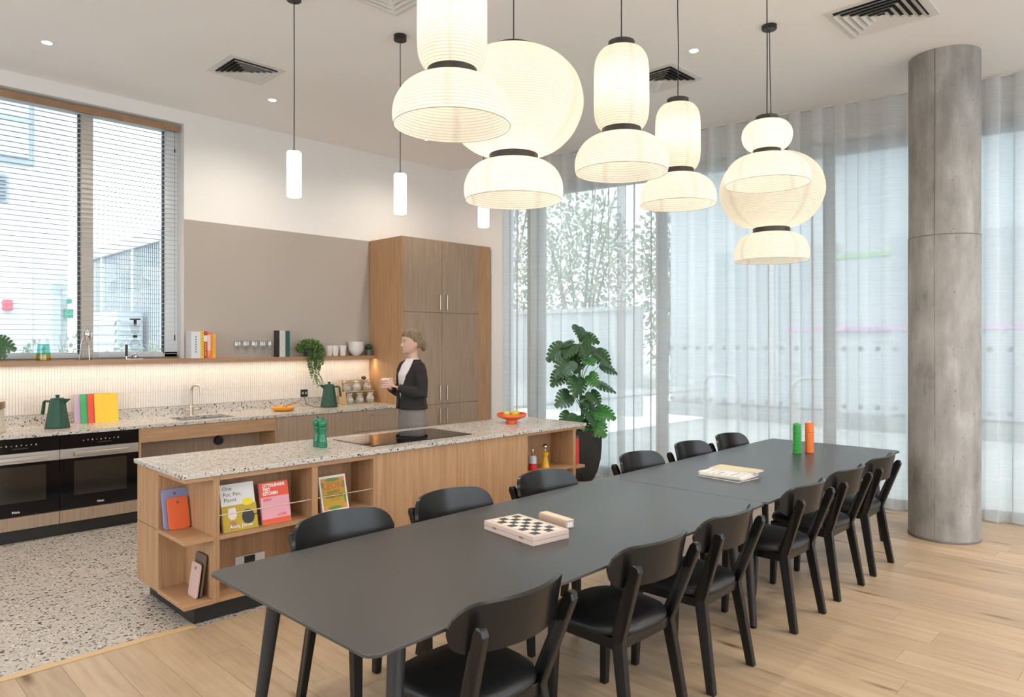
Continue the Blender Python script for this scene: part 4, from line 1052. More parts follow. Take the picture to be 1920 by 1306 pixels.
# corkscrew figures in the right niche
t = thing('corkscrew', 'red and white figure corkscrew in the right island niche', 'corkscrew', (4.60, 4.27, 0.5045))
m = MB(); m.lathe([(0.036, 0), (0.036, 0.062)], seg=20); m.build('skirt', C(0.65, 0.03, 0.03, 0.35), t, smooth=40, bev=0.002)
m = MB(); m.lathe([(0.0355, 0.0622), (0.035, 0.11), (0.028, 0.125), (0.014, 0.13)], seg=20); m.build('bodice', C(0.55, 0.58, 0.66, 0.35), t, smooth=40)
m = MB(); m.lathe([(0.016, 0.13), (0.016, 0.135), (0.006, 0.14), (0.005, 0.158), (0.01, 0.166), (0.011, 0.176), (0.006, 0.186)], seg=14); m.build('head', 'chrome', t, smooth=50)
t = thing('corkscrew', 'yellow figure corkscrew with round chrome head in the right island niche', 'corkscrew', (4.79, 4.29, 0.5045))
m = MB(); m.lathe([(0.042, 0), (0.04, 0.008), (0.032, 0.05), (0.022, 0.09), (0.022, 0.1), (0.033, 0.118), (0.033, 0.128), (0.022, 0.138)], seg=22); m.build('dress', C(0.85, 0.48, 0.02, 0.35), t, smooth=45)
m = MB(); m.lathe([(0.012, 0.138), (0.006, 0.145), (0.005, 0.168)], seg=12); m.ball((0, 0, 0.186), 0.019, 0.019, 0.021); m.build('head', 'chrome', t, smooth=50)
m = MB(); m.ball((0.004, 0.006, 0.190), 0.021, 0.021, 0.021); m.build('hair', C(0.02, 0.04, 0.02), t, smooth=50)
t = thing('red_tin', 'tall red box with dark blue top on the island end shelf', 'box', (5.135, 4.30, 0.4945))
m = MB(); m.box(-0.045, 0.045, -0.09, 0.09, 0, 0.245); m.build('tin_body', C(0.72, 0.05, 0.035, 0.4), t, bev=0.003)
m = MB(); m.box(-0.045, 0.045, -0.09, 0.09, 0.2455, 0.265); m.build('lid', C(0.06, 0.07, 0.14, 0.4), t, bev=0.003)

# ================================================================== things on the kitchen worktop
ZK = ZT + 0.0006
def kettle(x, y, rz, label):
    t = thing('electric_kettle', label, 'kettle', (x, y, ZK), rz, group='dark green faceted kettles')
    n = 24; rings = []
    for z, r in ((0.0, 0.094), (0.012, 0.096), (0.05, 0.09), (0.12, 0.078), (0.2, 0.066), (0.25, 0.058), (0.258, 0.054)):
        rings.append([((r + (0.0018 if k % 2 else -0.0018)) * math.cos(2 * PI * k / n), (r + (0.0018 if k % 2 else -0.0018)) * math.sin(2 * PI * k / n), z) for k in range(n)])
    m = MB(); m.loft(rings); m.build('body', 'green', t)
    m = MB(); m.lathe([(0.05, 0.2585), (0.05, 0.264), (0.014, 0.266), (0.013, 0.278), (0.018, 0.285), (0.016, 0.292)], seg=20); m.build('lid', 'green', t, smooth=40)
    m = MB(); m.loft([[(0.054, -0.028, 0.2), (0.054, 0.028, 0.2), (0.056, 0.0, 0.17)], [(0.05, -0.032, 0.257), (0.05, 0.032, 0.257), (0.056, 0.0, 0.2)], [(0.116, -0.006, 0.257), (0.116, 0.006, 0.257), (0.112, 0.0, 0.25)]]); m.build('spout', 'green', t)
    m = MB(); m.tube([(-0.05, 0, 0.235), (-0.075, 0, 0.235), (-0.108, 0, 0.237), (-0.118, 0, 0.228), (-0.132, 0, 0.12)], [0.013, 0.013, 0.014, 0.015, 0.017], 8, flat=0.8); m.build('handle', 'green', t)
    m = MB(); m.lathe([(0.1, 0.0), (0.1, 0.004), (0.098, 0.006)], seg=24); m.build('power_base', 'blackplastic', t)
    return t
kettle(1.615, 7.235, R(-45), 'dark green faceted kettle beside the coloured chopping boards')
kettle(4.365, 7.30, R(140), 'dark green faceted kettle beside the snack rack under the trailing plant')
m = MB(); m.tube([(4.27, 7.28, ZK + 0.006), (4.21, 7.36, ZK + 0.005), (4.17, 7.47, ZK + 0.03), (4.19, 7.555, 0.99), (4.2, 7.58, 1.035)], 0.004, 6); tag(m.build('kettle_cable', 'cord'), 'black cable from the far kettle to the wall socket', 'cable')
for k, (x, c, lab) in enumerate(((1.80, (0.55, 0.38, 0.52), 'lilac upright chopping board, leftmost of the coloured set'), (1.852, (0.05, 0.42, 0.14), 'green upright chopping board in the coloured set'),
                                 (1.905, (0.75, 0.07, 0.03), 'red upright chopping board in the coloured set'), (1.958, (0.90, 0.56, 0.03), 'yellow upright chopping board, frontmost of the coloured set'))):
    t = thing('plastic_board', lab, 'chopping board', (x, 7.475 - 0.017 * k - 0.02, ZK), group='coloured chopping boards against the splashback'); t.rotation_euler = (R(-9), 0, 0)
    m = MB(); poly = [(a + 0.1, b + 0.1375) for a, b in rounded(0.20, 0.275, 0.008, 3)]; m.prism(poly, lambda a, b: (a, 0, b), lambda a, b: (a, 0.01, b)); m.build('board', C(*c, 0.45), t, bev=0.001)
    m = MB(); m.box(0.06, 0.14, -0.0004, 0.0104, 0.262, 0.2755); m.build('grip_edge', C(*[q * 0.9 for q in c], 0.5), t)
# coffee machine at the left edge
o1 = (1.10, 7.24, ZK)
t = thing('coffee_machine', 'cream and chrome coffee machine cut off by the left edge', 'coffee machine', o1, R(-40))
m = MB(); m.loft([[(a, b, 0.0) for a, b in rounded(0.24, 0.2, 0.03)], [(a * 0.98, b, 0.04) for a, b in rounded(0.24, 0.2, 0.03)]]); m.build('base', 'cream', t, bev=0.004)
m = MB(); m.loft([[(a * 1.0, b + 0.05, 0.04) for a, b in rounded(0.22, 0.1, 0.03)], [(a, b + 0.05, 0.2) for a, b in rounded(0.2, 0.1, 0.03)]]); m.build('body', 'cream', t, bev=0.004)
m = MB(); m.loft([[(a, b, 0.2) for a, b in rounded(0.23, 0.2, 0.04)], [(a, b, 0.26) for a, b in rounded(0.23, 0.2, 0.04)], [(a, b, 0.275) for a, b in rounded(0.19, 0.16, 0.04)]]); m.build('head', 'nickel', t, smooth=40)
m = MB(); m.tube([(0, -0.05, 0.275), (0.0, -0.05, 0.29), (0.06, -0.06, 0.30)], 0.008, 8); m.build('lever', 'chrome', t, smooth=40)
m = MB(); m.tube([(0, -0.05, 0.2), (0, -0.05, 0.165)], 0.025, 14); m.build('group_head', 'chrome', t, smooth=40)
# frying dish with spoon
t = thing('serving_pan', 'shallow yellow enamel dish on the worktop', 'pan', (3.77, 7.26, ZK))
m = MB(); m.lathe([(0.085, 0), (0.115, 0.015), (0.13, 0.042), (0.126, 0.042), (0.11, 0.018), (0.01, 0.012)], seg=36); m.build('dish', 'yellowpan', t, smooth=45)
t = thing('wooden_spoon', 'brown wooden spoon resting across the yellow dish', 'spoon', (3.77, 7.26, ZK + 0.03))
m = MB(); m.tube([(0.03, -0.01, 0.016), (0.28, 0.12, 0.062)], [0.006, 0.005], 8); m.build('shaft', 'woodspoon', t)
m = MB(); m.ball((0.015, -0.015, 0.012), 0.03, 0.02, 0.006, 12, 6); m.build('spoon_bowl', 'woodspoon', t, smooth=60)
# snack rack
o1 = (4.62, 7.36, ZK)
t = thing('snack_rack', 'tiered bamboo and clear rack beside the far kettle', 'rack', o1)
for s in (0.0, 0.15, 0.3, 0.45):
    m = MB(); m.prism([(-0.02, 0), (0.14, 0), (0.14, 0.29), (0.09, 0.29), (0.07, 0.16), (0.0, 0.15)], lambda a, b: (s - 0.004, a, b), lambda a, b: (s + 0.004, a, b)); m.build('side_panel', 'bamboo' if s == 0 else 'clear', t)
for z, d in ((0.0, 0.0), (0.145, 0.06)):
    m = MB(); m.box(0.005, 0.445, d - 0.02, 0.135, z + 0.002, z + 0.008); m.build('tray', 'bamboo', t); m = MB(); m.box(0.005, 0.445, d - 0.023, d - 0.02, z + 0.008, z + 0.06); m.build('front_lip', 'clear', t)
m = MB(); m.box(0.005, 0.445, 0.137, 0.14, 0, 0.29); m.build('back_panel', 'bamboo', t)
names = ['first', 'second', 'third']
for j in range(2):
    for k in range(3):
        lab = 'crumpled clear snack bag in the %s row of the rack, %s' % (('bottom', 'top')[j], ('nearest the kettle', 'in the middle', 'nearest the tall cabinet')[k])
        p = thing('snack_bag', lab, 'snack bag', (4.62 + 0.075 + 0.15 * k, 7.36 + (0.03, 0.095)[j], ZK + (0.009, 0.154)[j]), group='snack bags in the rack')
        rb = random.Random(j * 3 + k); m = MB(); rings = []
        for z, s in ((0, 0.9), (0.03, 1.0), (0.06, 0.95), (0.085, 0.7), (0.1, 0.55), (0.118, 0.8)):
            rings.append([(0.056 * s * math.cos(2 * PI * q / 14) * rb.uniform(0.82, 1.12), 0.028 * s * math.sin(2 * PI * q / 14) * rb.uniform(0.75, 1.2), z * rb.uniform(0.9, 1.08)) for q in range(14)])
        m.loft(rings); m.build('bag', C(*((0.50, 0.44, 0.37), (0.42, 0.37, 0.31), (0.62, 0.57, 0.5))[(j + k) % 3], 0.25), p)
        m = MB(); m.box(-0.03, 0.03, -0.034, -0.032, 0.02, 0.06); m.build('bag_label', C(0.75, 0.7, 0.62), p)
t = thing('dark_avocado', 'round dark fruit on top of the snack rack', 'fruit', (4.95, 7.465, ZK + 0.2905))
m = MB(); m.ball((0, 0, 0.022), 0.032, 0.032, 0.022, 16, 10); m.build('flesh', C(0.02, 0.025, 0.02, 0.5), t, smooth=60)
m = MB(); m.tube([(0, 0, 0.042), (0.002, 0, 0.05)], 0.003, 6); m.build('stalk', 'woodspoon', t)

# ================================================================== things on the shelf
ZS = 1.4765
YS = 7.51
# jug
t = thing('glass_jug', 'tapered glass jug, teal above a yellow base, on the window shelf', 'jug', (1.567, YS, ZS))
m = MB(); m.lathe([(0.056, 0.0), (0.057, 0.008), (0.054, 0.055)], seg=28); m.build('yellow_base', thin_glass('yellow glass', (0.85, 0.72, 0.05), 0.1, 0.1), t, smooth=40)
m = MB(); m.lathe([(0.054, 0.0552), (0.044, 0.15)], seg=28, cap0=False, cap1=False); m.build('teal_body', thin_glass('teal glass', (0.40, 0.76, 0.71), 0.1, 0.05), t, smooth=40)
m = MB(); m.lathe([(0.044, 0.15), (0.04, 0.2)], seg=28, cap0=False, cap1=False); m.build('clear_rim', 'clear', t, smooth=40)
m = MB(); m.tube([(-0.045, 0, 0.185), (-0.075, 0.0, 0.18), (-0.08, 0, 0.14), (-0.05, 0, 0.1)], 0.005, 8); m.build('handle', 'clear', t, smooth=60)
# juicer
t = thing('citrus_juicer', 'chrome three-legged citrus juicer on the window shelf', 'juicer', (1.92, YS, ZS))
m = MB(); prof = [(0.004, 0.13), (0.012, 0.16), (0.026, 0.2), (0.034, 0.235), (0.034, 0.255), (0.024, 0.28), (0.006, 0.296)]
rings = [[((r * (1 + 0.09 * (k % 2))) * math.cos(2 * PI * k / 24), (r * (1 + 0.09 * (k % 2))) * math.sin(2 * PI * k / 24), z) for k in range(24)] for r, z in prof]; m.loft(rings); m.build('reamer', 'chrome', t, smooth=60)
for k in range(3):
    a = 2 * PI * k / 3 + 0.5; ca, sa2 = math.cos(a), math.sin(a)
    m = MB(); m.tube([(0.02 * ca, 0.02 * sa2, 0.19), (0.038 * ca, 0.038 * sa2, 0.205), (0.05 * ca, 0.05 * sa2, 0.17), (0.062 * ca, 0.062 * sa2, 0.08), (0.068 * ca, 0.068 * sa2, 0.0)], [0.006, 0.006, 0.005, 0.004, 0.0028], 8); m.build('leg', 'chrome', t, smooth=60)
# siphon coffee maker
t = thing('siphon_coffee_maker', 'glass siphon coffee maker with black handle on the window shelf', 'coffee maker', (2.335, YS, ZS))
m = MB(); m.box(-0.09, 0.06, -0.03, 0.03, 0, 0.006); m.build('base_plate', 'chrome', t, bev=0.002)
m = MB(); m.tube([(-0.078, 0, 0.006), (-0.078, 0, 0.04)], 0.006, 8); m.tube([(-0.078, 0, 0.13), (-0.078, 0, 0.215), (-0.04, 0, 0.22), (-0.02, 0, 0.215)], 0.0035, 8); m.build('stand_rod', 'chrome', t, smooth=60)
m = MB(); m.tube([(-0.078, 0, 0.03), (-0.078, 0, 0.145)], [0.011, 0.012], 12); m.build('handle', 'blackplastic', t, smooth=50)
m = MB(); m.lathe([(0.01, 0.08), (0.034, 0.092), (0.05, 0.125), (0.05, 0.145), (0.036, 0.18), (0.016, 0.2), (0.016, 0.22)], seg=24, cap1=False); m.build('lower_globe', 'clear', t, smooth=60)
m = MB(); m.lathe([(0.012, 0.225), (0.014, 0.25), (0.04, 0.27), (0.042, 0.345)], seg=24, cap1=False); m.build('upper_vessel', 'clear', t, smooth=60)
m = MB(); m.lathe([(0.016, 0.212), (0.02, 0.216), (0.02, 0.232), (0.014, 0.236)], seg=18); m.build('stopper', 'blackplastic', t, smooth=40)
m = MB(); m.lathe([(0.014, 0.33), (0.014, 0.385), (0.05, 0.386), (0.05, 0.397), (0.046, 0.4)], seg=20); m.build('lid', 'blackplastic', t, smooth=40)
m = MB(); m.lathe([(0.034, 0.006), (0.034, 0.016)], seg=20); m.build('burner_foot', 'blackplastic', t, smooth=40); m = MB(); m.lathe([(0.03, 0.018), (0.032, 0.04), (0.02, 0.05), (0.006, 0.052), (0.005, 0.062)], seg=20); m.build('burner', 'chrome', t, smooth=40)
# books by the window
def spine(name, label, x0, x1, ht, dp, c, grp, marks=None, mc=(0.06, 0.06, 0.06), band=None):
    t = thing('book', label, 'book', (x0, 7.44, ZS), group=grp)
    wd = x1 - x0 - 0.001
    m = MB(); m.box(0.002, wd - 0.002, 0.003, dp - 0.002, 0.002, ht - 0.003); m.build('pages', 'paperwhite', t)
    m = MB(); m.box(0, 0.002, 0.002, dp, 0, ht); m.box(wd - 0.002, wd, 0.002, dp, 0, ht); m.box(0, wd, 0, 0.002, 0, ht); cv = m.build('cover', C(*c), t)
    if band:
        za, zb, bc = band; m = MB(); m.box(0.0005, wd - 0.0005, -0.0006, 0.0, ht * za, ht * zb); m.build('spine_band', C(*bc), cv)
    if marks:
        n, s, za, zb = marks
        for k in range(n):
            z = ht * (za + (zb - za) * k / max(1, n - 1)); m = MB(); m.box(wd * 0.5 - s, wd * 0.5 + s, -0.0012, -0.0006, z, z + ht * (zb - za) / n * 0.55); m.build('spine_print', C(*mc), cv)
G1 = 'cookbooks beside the window'
spine('a', 'thick white cookbook beside the window', 2.848, 2.94, 0.278, 0.15, (0.66, 0.68, 0.72), G1, (7, 0.006, 0.22, 0.78))
spine('b', 'yellow spined cookbook next to the thick white one', 2.94, 2.974, 0.282, 0.15, (0.85, 0.52, 0.02), G1, (9, 0.004, 0.1, 0.9), (0.25, 0.12, 0.02))
spine('c', 'dark red spined cookbook in the row beside the window', 2.974, 3.012, 0.28, 0.15, (0.42, 0.07, 0.03), G1, (6, 0.006, 0.1, 0.6), (0.75, 0.55, 0.1), (0.62, 0.85, (0.75, 0.7, 0.62)))
spine('d', 'orange and pink spined cookbook in the row beside the window', 3.012, 3.045, 0.276, 0.15, (0.80, 0.18, 0.04), G1, (5, 0.005, 0.1, 0.28), (0.8, 0.75, 0.6), (0.3, 0.88, (0.78, 0.55, 0.55)))
spine('e', 'orange spined cookbook, second last in the row beside the window', 3.045, 3.072, 0.25, 0.15, (0.85, 0.25, 0.03), G1, (8, 0.003, 0.15, 0.85), (0.45, 0.1, 0.02))
spine('f', 'thin amber spined cookbook ending the row beside the window', 3.072, 3.098, 0.252, 0.15, (0.88, 0.45, 0.02), G1, (7, 0.003, 0.2, 0.8), (0.4, 0.15, 0.02))
G2 = 'large books beside the trailing plant'
spine('g', 'black spined large book, left of the three by the trailing plant', 3.80, 3.818, 0.298, 0.10, (0.02, 0.025, 0.028), G2)
spine('h', 'pale grey spined large book between the black and green ones', 3.818, 3.89, 0.298, 0.10, (0.55, 0.52, 0.48), G2)
spine('i', 'dark green spined large book nearest the trailing plant', 3.89, 3.945, 0.295, 0.10, (0.01, 0.075, 0.075), G2)
# glasses
gm = None
for k in range(9):
    x = 3.34 + 0.048 * k + (0.006 if k % 2 else 0); y = 7.485 + (0.055 if k % 2 else 0.0)
    lab = 'clear stemmed glass on the shelf, number %s from the window' % ('one', 'two', 'three', 'four', 'five', 'six', 'seven', 'eight', 'nine')[k]
    t = thing('stemmed_glass', lab, 'glass', (x, y, ZS), group='clear glasses on the shelf')
    if gm is None:
        m = MB(); m.lathe([(0.022, 0.095), (0.03, 0.115), (0.032, 0.14), (0.027, 0.185)], seg=18, cap1=False); o = m.build('glass_bowl', 'clear', t, smooth=60)
        m = MB(); m.lathe([(0.03, 0.0), (0.03, 0.003), (0.005, 0.008), (0.004, 0.07), (0.022, 0.094)], seg=16, cap1=False); o2 = m.build('stem', 'clear', t, smooth=50); gm = (o.data, o2.data)
    else: place(gm[0], 'glass_bowl', None, (0, 0, 0), t); place(gm[1], 'stem', None, (0, 0, 0), t)
# cups, bowls, small cactus
for k, (x, lab) in enumerate(((4.485, 'white tapered cup next to the trailing plant'), (4.565, 'white tapered cup in the middle of the three'), (4.675, 'white tapered cup beside the stack of bowls'))):
    t = thing('white_cup', lab, 'cup', (x, YS - 0.01 * (k % 2), ZS), group='white cups on the shelf')
    m = MB(); m.lathe([(0.032, 0.0), (0.036, 0.01), (0.046, 0.105), (0.05, 0.125), (0.046, 0.125), (0.034, 0.015), (0.004, 0.012)], seg=26, cap1=False); m.build('cup_wall', 'whiteceram', t, smooth=40)
for k in range(5):
    t = thing('white_bowl', 'white bowl in the stack on the shelf, %s' % ('at the bottom', 'second from the bottom', 'in the middle', 'second from the top', 'on top')[k], 'bowl', (4.865, YS, ZS + 0.0225 * k), group='white bowls stacked on the shelf')
    m = MB(); m.lathe([(0.04, 0.0), (0.042, 0.006), (0.07, 0.03), (0.092, 0.06), (0.097, 0.077), (0.104, 0.078), (0.104, 0.082), (0.097, 0.082), (0.09, 0.064), (0.066, 0.036), (0.03, 0.022), (0.004, 0.0216)], seg=30, cap1=False); m.build('bowl_wall', 'whiteceram', t, smooth=40)
t = thing('potted_cactus', 'small round dark green cactus in a grey pot at the shelf end', 'plant', (5.045, YS - 0.01, ZS))
m = MB(); m.lathe([(0.03, 0), (0.036, 0.07), (0.033, 0.07), (0.03, 0.06)], seg=20); m.build('pot', C(0.16, 0.15, 0.16), t, smooth=40)
m = MB(); rings = [[((0.042 * math.sin(th2) * (1 + 0.08 * (k % 2))) * math.cos(2 * PI * k / 24), (0.042 * math.sin(th2) * (1 + 0.08 * (k % 2))) * math.sin(2 * PI * k / 24), 0.102 - 0.042 * math.cos(th2)) for k in range(24)] for th2 in [0.05 + 3.04 * i / 10 for i in range(11)]]
m.loft(rings); m.build('cactus_body', C(0.012, 0.06, 0.025), t, smooth=30)

# ---------- trailing plant
t = thing('trailing_plant', 'bushy trailing string plant spilling over the shelf edge', 'plant', (4.215, 7.49, ZS))
m = MB(); m.lathe([(0.05, 0), (0.062, 0.09), (0.058, 0.09), (0.05, 0.075)], seg=24); m.build('pot', C(0.05, 0.05, 0.045), t, smooth=40)
rv = random.Random(11)
def leaflet(m, p, d, up, L, W):
    d = d.normalized(); s = d.cross(up)
    if s.length < 1e-3: s = d.cross(Vector((1, 0, 0)))
    s.normalize(); n = s.cross(d)
    m.add([p, p + d * L * 0.45 + s * W + n * L * 0.06, p + d * L, p + d * L * 0.45 - s * W + n * L * 0.06], [(0, 1, 2), (0, 2, 3)])
lv = MB(); st = MB()
def rdir(): 
    v = Vector((rv.gauss(0, 1), rv.gauss(0, 1), rv.gauss(0, 1))); return v.normalized()
for k in range(1000):
    v = rdir(); v.z = abs(v.z)
    p = Vector((v.x * 0.175, v.y * 0.10 - 0.02, 0.06 + v.z * 0.14)) * (0.55 + 0.45 * rv.random() ** 0.5)
    p.z = max(p.z, 0.01)
    if p.y > 0.1: p.y = 0.1
    leaflet(lv, p, (v + rdir() * 0.6), rdir(), 0.022, 0.0085)
for k in range(30):
    x0 = -0.07 + 0.2 * rv.random(); L = rv.choice((0.16, 0.22, 0.3, 0.38, 0.42)) * rv.uniform(0.75, 1.0)
    if x0 > 0.09: L *= 0.6
    y0 = -0.085 - 0.03 * rv.random(); pts = [(x0 * 0.6, -0.03, 0.1), (x0 * 0.8, -0.075, 0.11), (x0, y0, 0.05)]
    n = int(L / 0.02)
    for i in range(1, n + 1): pts.append((x0 + 0.02 * math.sin(i * 0.5 + k) , y0 + 0.012 * math.sin(i * 0.37 + 2 * k), 0.05 - 0.02 * i))
    st.tube(pts, 0.0012, 4)
    for i, p in enumerate(pts):
        for q in range(4 if i > 2 else 2):
            a = rv.uniform(0, 2 * PI); leaflet(lv, Vector(p) + Vector((0, 0, rv.uniform(-0.01, 0.01))), Vector((math.cos(a), math.sin(a), -0.5 * rv.random())), rdir(), 0.018, 0.0075)
lv.build('foliage', 'ivy', t, kind='stuff'); st.build('stems', 'stem', t)

# ---------- monstera leaves
def monstera_mesh(seed, notch=True):
    rr = random.Random(seed); out = []
    N = 5
    # outline of the right half from base to tip (unit length 1 along +y), with splits
    half = []
    half.append((0.0, 0.0)); half.append((0.12, -0.12)); half.append((0.28, -0.13)); half.append((0.41, -0.02))
    tips = [(0.48, 0.10), (0.50, 0.26), (0.47, 0.43), (0.39, 0.60), (0.28, 0.76), (0.14, 0.90)]
    for i, (a, b) in enumerate(tips):
        w = 0.055
        half.append((a, b + 0.062)); 
        if notch and i < 5:
            dpt = rr.uniform(0.28, 0.5)
            half.append((a * dpt, b + 0.03)); half.append((tips[i + 1][0] * 1.0 + 0.01, tips[i + 1][1] - 0.07))
    half.append((0.0, 1.0))
    m = MB()
    zc = lambda x, y: -0.16 * (abs(x) ** 1.3) - 0.22 * max(0, y - 0.2) ** 2
    for s in (-1, 1):
        pts = [(x * s, y) for x, y in half]
        # fan to the midrib: every outline point joined with its midrib foot
        mid = [(0.0, min(max(y * 0.9 - 0.02, 0.0), 1.0)) for x, y in pts]
        q = [(x, y, zc(x, y)) for x, y in pts] + [(x, y, zc(x, y)) for x, y in mid]
        n = len(pts); fs = []
        for i in range(n - 1):
            f4 = (i, i + 1, n + i + 1, n + i)
            fs.append(f4 if s > 0 else f4[::-1])
        m.add(q, fs)
    m.tube([(0, 0, 0.004), (0, 0.5, zc(0, 0.5) + 0.004), (0, 0.98, zc(0, 0.98) + 0.003)], [0.012, 0.008, 0.003], 5)
    return m.mesh('leaf')
LM = [monstera_mesh(s) for s in (1, 2, 3)]
for me in LM:
    me.materials.append(M['leaf'])
LB = [me.copy() for me in LM]
for me in LB: me.materials.clear(); me.materials.append(M['leafb'])
def put_leaf(parent, pos, direction, size, young=False, roll=0.0, nrm=None, k=0):
    d = Vector(direction).normalized(); n = Vector(nrm) if nrm is not None else Vector((0, 0, 1))
    n = (n - d * n.dot(d)).normalized(); s = d.cross(n)
    mt = Matrix((s, d, n)).transposed().to_4x4() @ Matrix.Rotation(roll, 4, 'Y')
    o = bpy.data.objects.new('leaf', (LB if young else LM)[k % 3]); col.objects.link(o); o.parent = parent
    o.matrix_local = Matrix.Translation(pos) @ mt @ Matrix.Scale(size, 4)
    return o
PX, PY = 6.60, 5.33
t = thing('potted_monstera', 'tall split-leaf monstera in a dark ribbed floor pot by the curtain', 'plant', (PX, PY, 0))
m = MB(); n = 60; rings = []
for z, r in ((0.0, 0.13), (0.03, 0.155), (0.12, 0.195), (0.25, 0.228), (0.4, 0.24), (0.6, 0.243), (0.605, 0.235), (0.55, 0.225)):
    rings.append([((r + (0.004 if (k % 2) else -0.004)) * math.cos(2 * PI * k / (2 * n)), (r + (0.004 if (k % 2) else -0.004)) * math.sin(2 * PI * k / (2 * n)), z) for k in range(2 * n)])
m.loft(rings); m.build('pot', 'pot', t)
m = MB(); m.lathe([(0.22, 0.54), (0.15, 0.56), (0.01, 0.565)], seg=24); m.build('soil', 'soil', t)
m = MB(); m.tube([(0, 0, 0.5), (0.01, -0.01, 0.8), (-0.02, 0.0, 1.1), (-0.03, 0.01, 1.35), (-0.05, 0.02, 1.5)], [0.022, 0.02, 0.018, 0.014, 0.008], 10); m.build('trunk', 'stem', t, smooth=60)
# leaf spots as (sideways, height, toward the camera), sideways along the image plane of the plant
SV = Vector((math.sin(YAW), -math.cos(YAW), 0)); TV = Vector((-math.cos(YAW), -math.sin(YAW), 0))
rl = random.Random(21)
spots = [(-0.02, 1.83, 0.02, 0.24), (0.09, 1.72, 0.05, 0.26), (-0.22, 1.66, 0.02, 0.30), (-0.31, 1.58, 0.1, 0.30), (-0.17, 1.62, 0.14, 0.24), (-0.24, 1.42, 0.12, 0.32), (-0.30, 1.28, 0.05, 0.26), (0.02, 1.62, 0.16, 0.25),
         (0.16, 1.58, 0.02, 0.28), (0.26, 1.52, 0.06, 0.26), (0.33, 1.38, 0.0, 0.27), (0.08, 1.45, 0.18, 0.2), (-0.07, 1.22, 0.18, 0.32), (-0.22, 1.02, 0.1, 0.28), (0.12, 1.25, 0.15, 0.22), (0.28, 1.16, 0.05, 0.30), (0.17, 1.05, 0.12, 0.24),
         (-0.13, 1.5, 0.0, 0.28), (-0.05, 1.38, 0.1, 0.22), (0.05, 1.0, 0.1, 0.2)]
low = [(-0.2, 0.80, 0.12, 0.24, False), (-0.10, 0.78, 0.22, 0.22, False), (-0.09, 0.70, 0.15, 0.18, True), (0.10, 0.82, 0.18, 0.26, False), (0.26, 0.84, 0.1, 0.30, True), (0.18, 0.68, 0.22, 0.28, True), (0.02, 0.74, 0.2, 0.22, False), (0.14, 0.92, 0.05, 0.26, False), (0.22, 0.76, 0.0, 0.22, True), (-0.16, 0.72, 0.0, 0.2, False)]
for i, sp_ in enumerate(spots + low):
    s, z, d, L = sp_[:4]; young = sp_[4] if len(sp_) > 4 else (i in (11, 14))
    end = SV * s + TV * d + Vector((0, 0, z))
    if z > 0.95: zs = max(0.85, z - rl.uniform(0.22, 0.4)); base = Vector((-0.02, 0.0, min(zs, 1.45)))
    else: base = Vector((0.02 * s, 0.0, 0.56))
    out = SV * (s * 1.0 + rl.uniform(-0.05, 0.05)) + TV * (d + rl.uniform(-0.05, 0.1))
    if out.length < 0.05: out = TV * 0.1
    out.normalize()
    start = end - out * L * 0.32
    mid = (base + start) / 2 + Vector((0, 0, 0.06)) - out * 0.02
    m = MB(); pts = []
    for k in range(9):
        u = k / 8; pts.append(base * (1 - u) ** 2 + mid * 2 * u * (1 - u) + start * u * u)
    m.tube(pts, [0.0055 - 0.0025 * k / 8 for k in range(9)], 6); m.build('petiole', 'stem', t, smooth=60)
    dr = out * 0.75 + Vector((0, 0, -rl.uniform(0.25, 0.9)))
    nr = TV * 0.75 + Vector((0, 0, 0.65)) + out * 0.25
    put_leaf(t, start, dr, L * 0.86, young, rl.uniform(-0.45, 0.45), nr + SV * rl.uniform(-0.45, 0.45) + Vector((0, 0, rl.uniform(-0.3, 0.4))), i)
# plant leaves at the left edge on the sill
t = thing('sill_plant', 'split-leaf plant in a small pot at the left end of the window shelf', 'plant', (1.13, YS, ZS))
m = MB(); m.lathe([(0.04, 0), (0.05, 0.09), (0.046, 0.09), (0.04, 0.08)], seg=20); m.build('pot', C(0.3, 0.28, 0.26), t, smooth=40)
for k, (dx, dy, dz, L, dr) in enumerate(((0.075, -0.02, 0.175, 0.17, (0.8, -0.25, -0.4)), (0.03, -0.02, 0.2, 0.16, (-0.6, -0.3, 0.1)), (0.0, -0.03, 0.14, 0.14, (-0.4, -0.6, -0.4)), (0.045, -0.04, 0.12, 0.14, (0.7, -0.4, -0.6)))):
    m = MB(); m.tube([(0, 0, 0.07), (dx * 0.4, dy * 0.4, dz * 0.8), (dx, dy, dz)], 0.003, 6); m.build('petiole', 'stem', t)
    put_leaf(t, (dx, dy, dz), dr, L, False, 0.2, (-0.5, -0.7, 0.6), k)

# ================================================================== window blind
o1 = (0.2, 7.69, 1.5)
t = thing('venetian_blind', 'white venetian blind with open slats in the kitchen window', 'blind', o1)
m = MB(o1); m.box(0.17, 2.808, 7.652, 7.672, 3.842, 3.902); m.build('pelmet', 'pelmet', t, bev=0.001)
m = MB(o1); m.box(0.18, 2.80, 7.675, 7.71, 3.85, 3.90); m.build('head_rail', 'whiteplastic', t)
m = MB(o1); m.box(0.18, 2.80, 7.676, 7.706, 1.482, 1.494); m.build('bottom_rail', C(0.14, 0.10, 0.07), t)
sm = MB(); sm.prism([(-0.015, -0.0014), (0, 0.0008), (0.015, -0.0014), (0.015, -0.0002), (0, 0.002), (-0.015, -0.0002)], lambda a, b: (-1.31, a, b), lambda a, b: (1.31, a, b)); sme = sm.mesh('slat'); sme.materials.append(M['slat'])
nz = 50
for k in range(nz):
    z = 1.525 + (3.835 - 1.525) * k / (nz - 1)
    o = place(sme, 'slat', None, (1.49 - 0.2, 0.0, z - 1.5), t); o.rotation_euler = (R(-4), 0, 0)
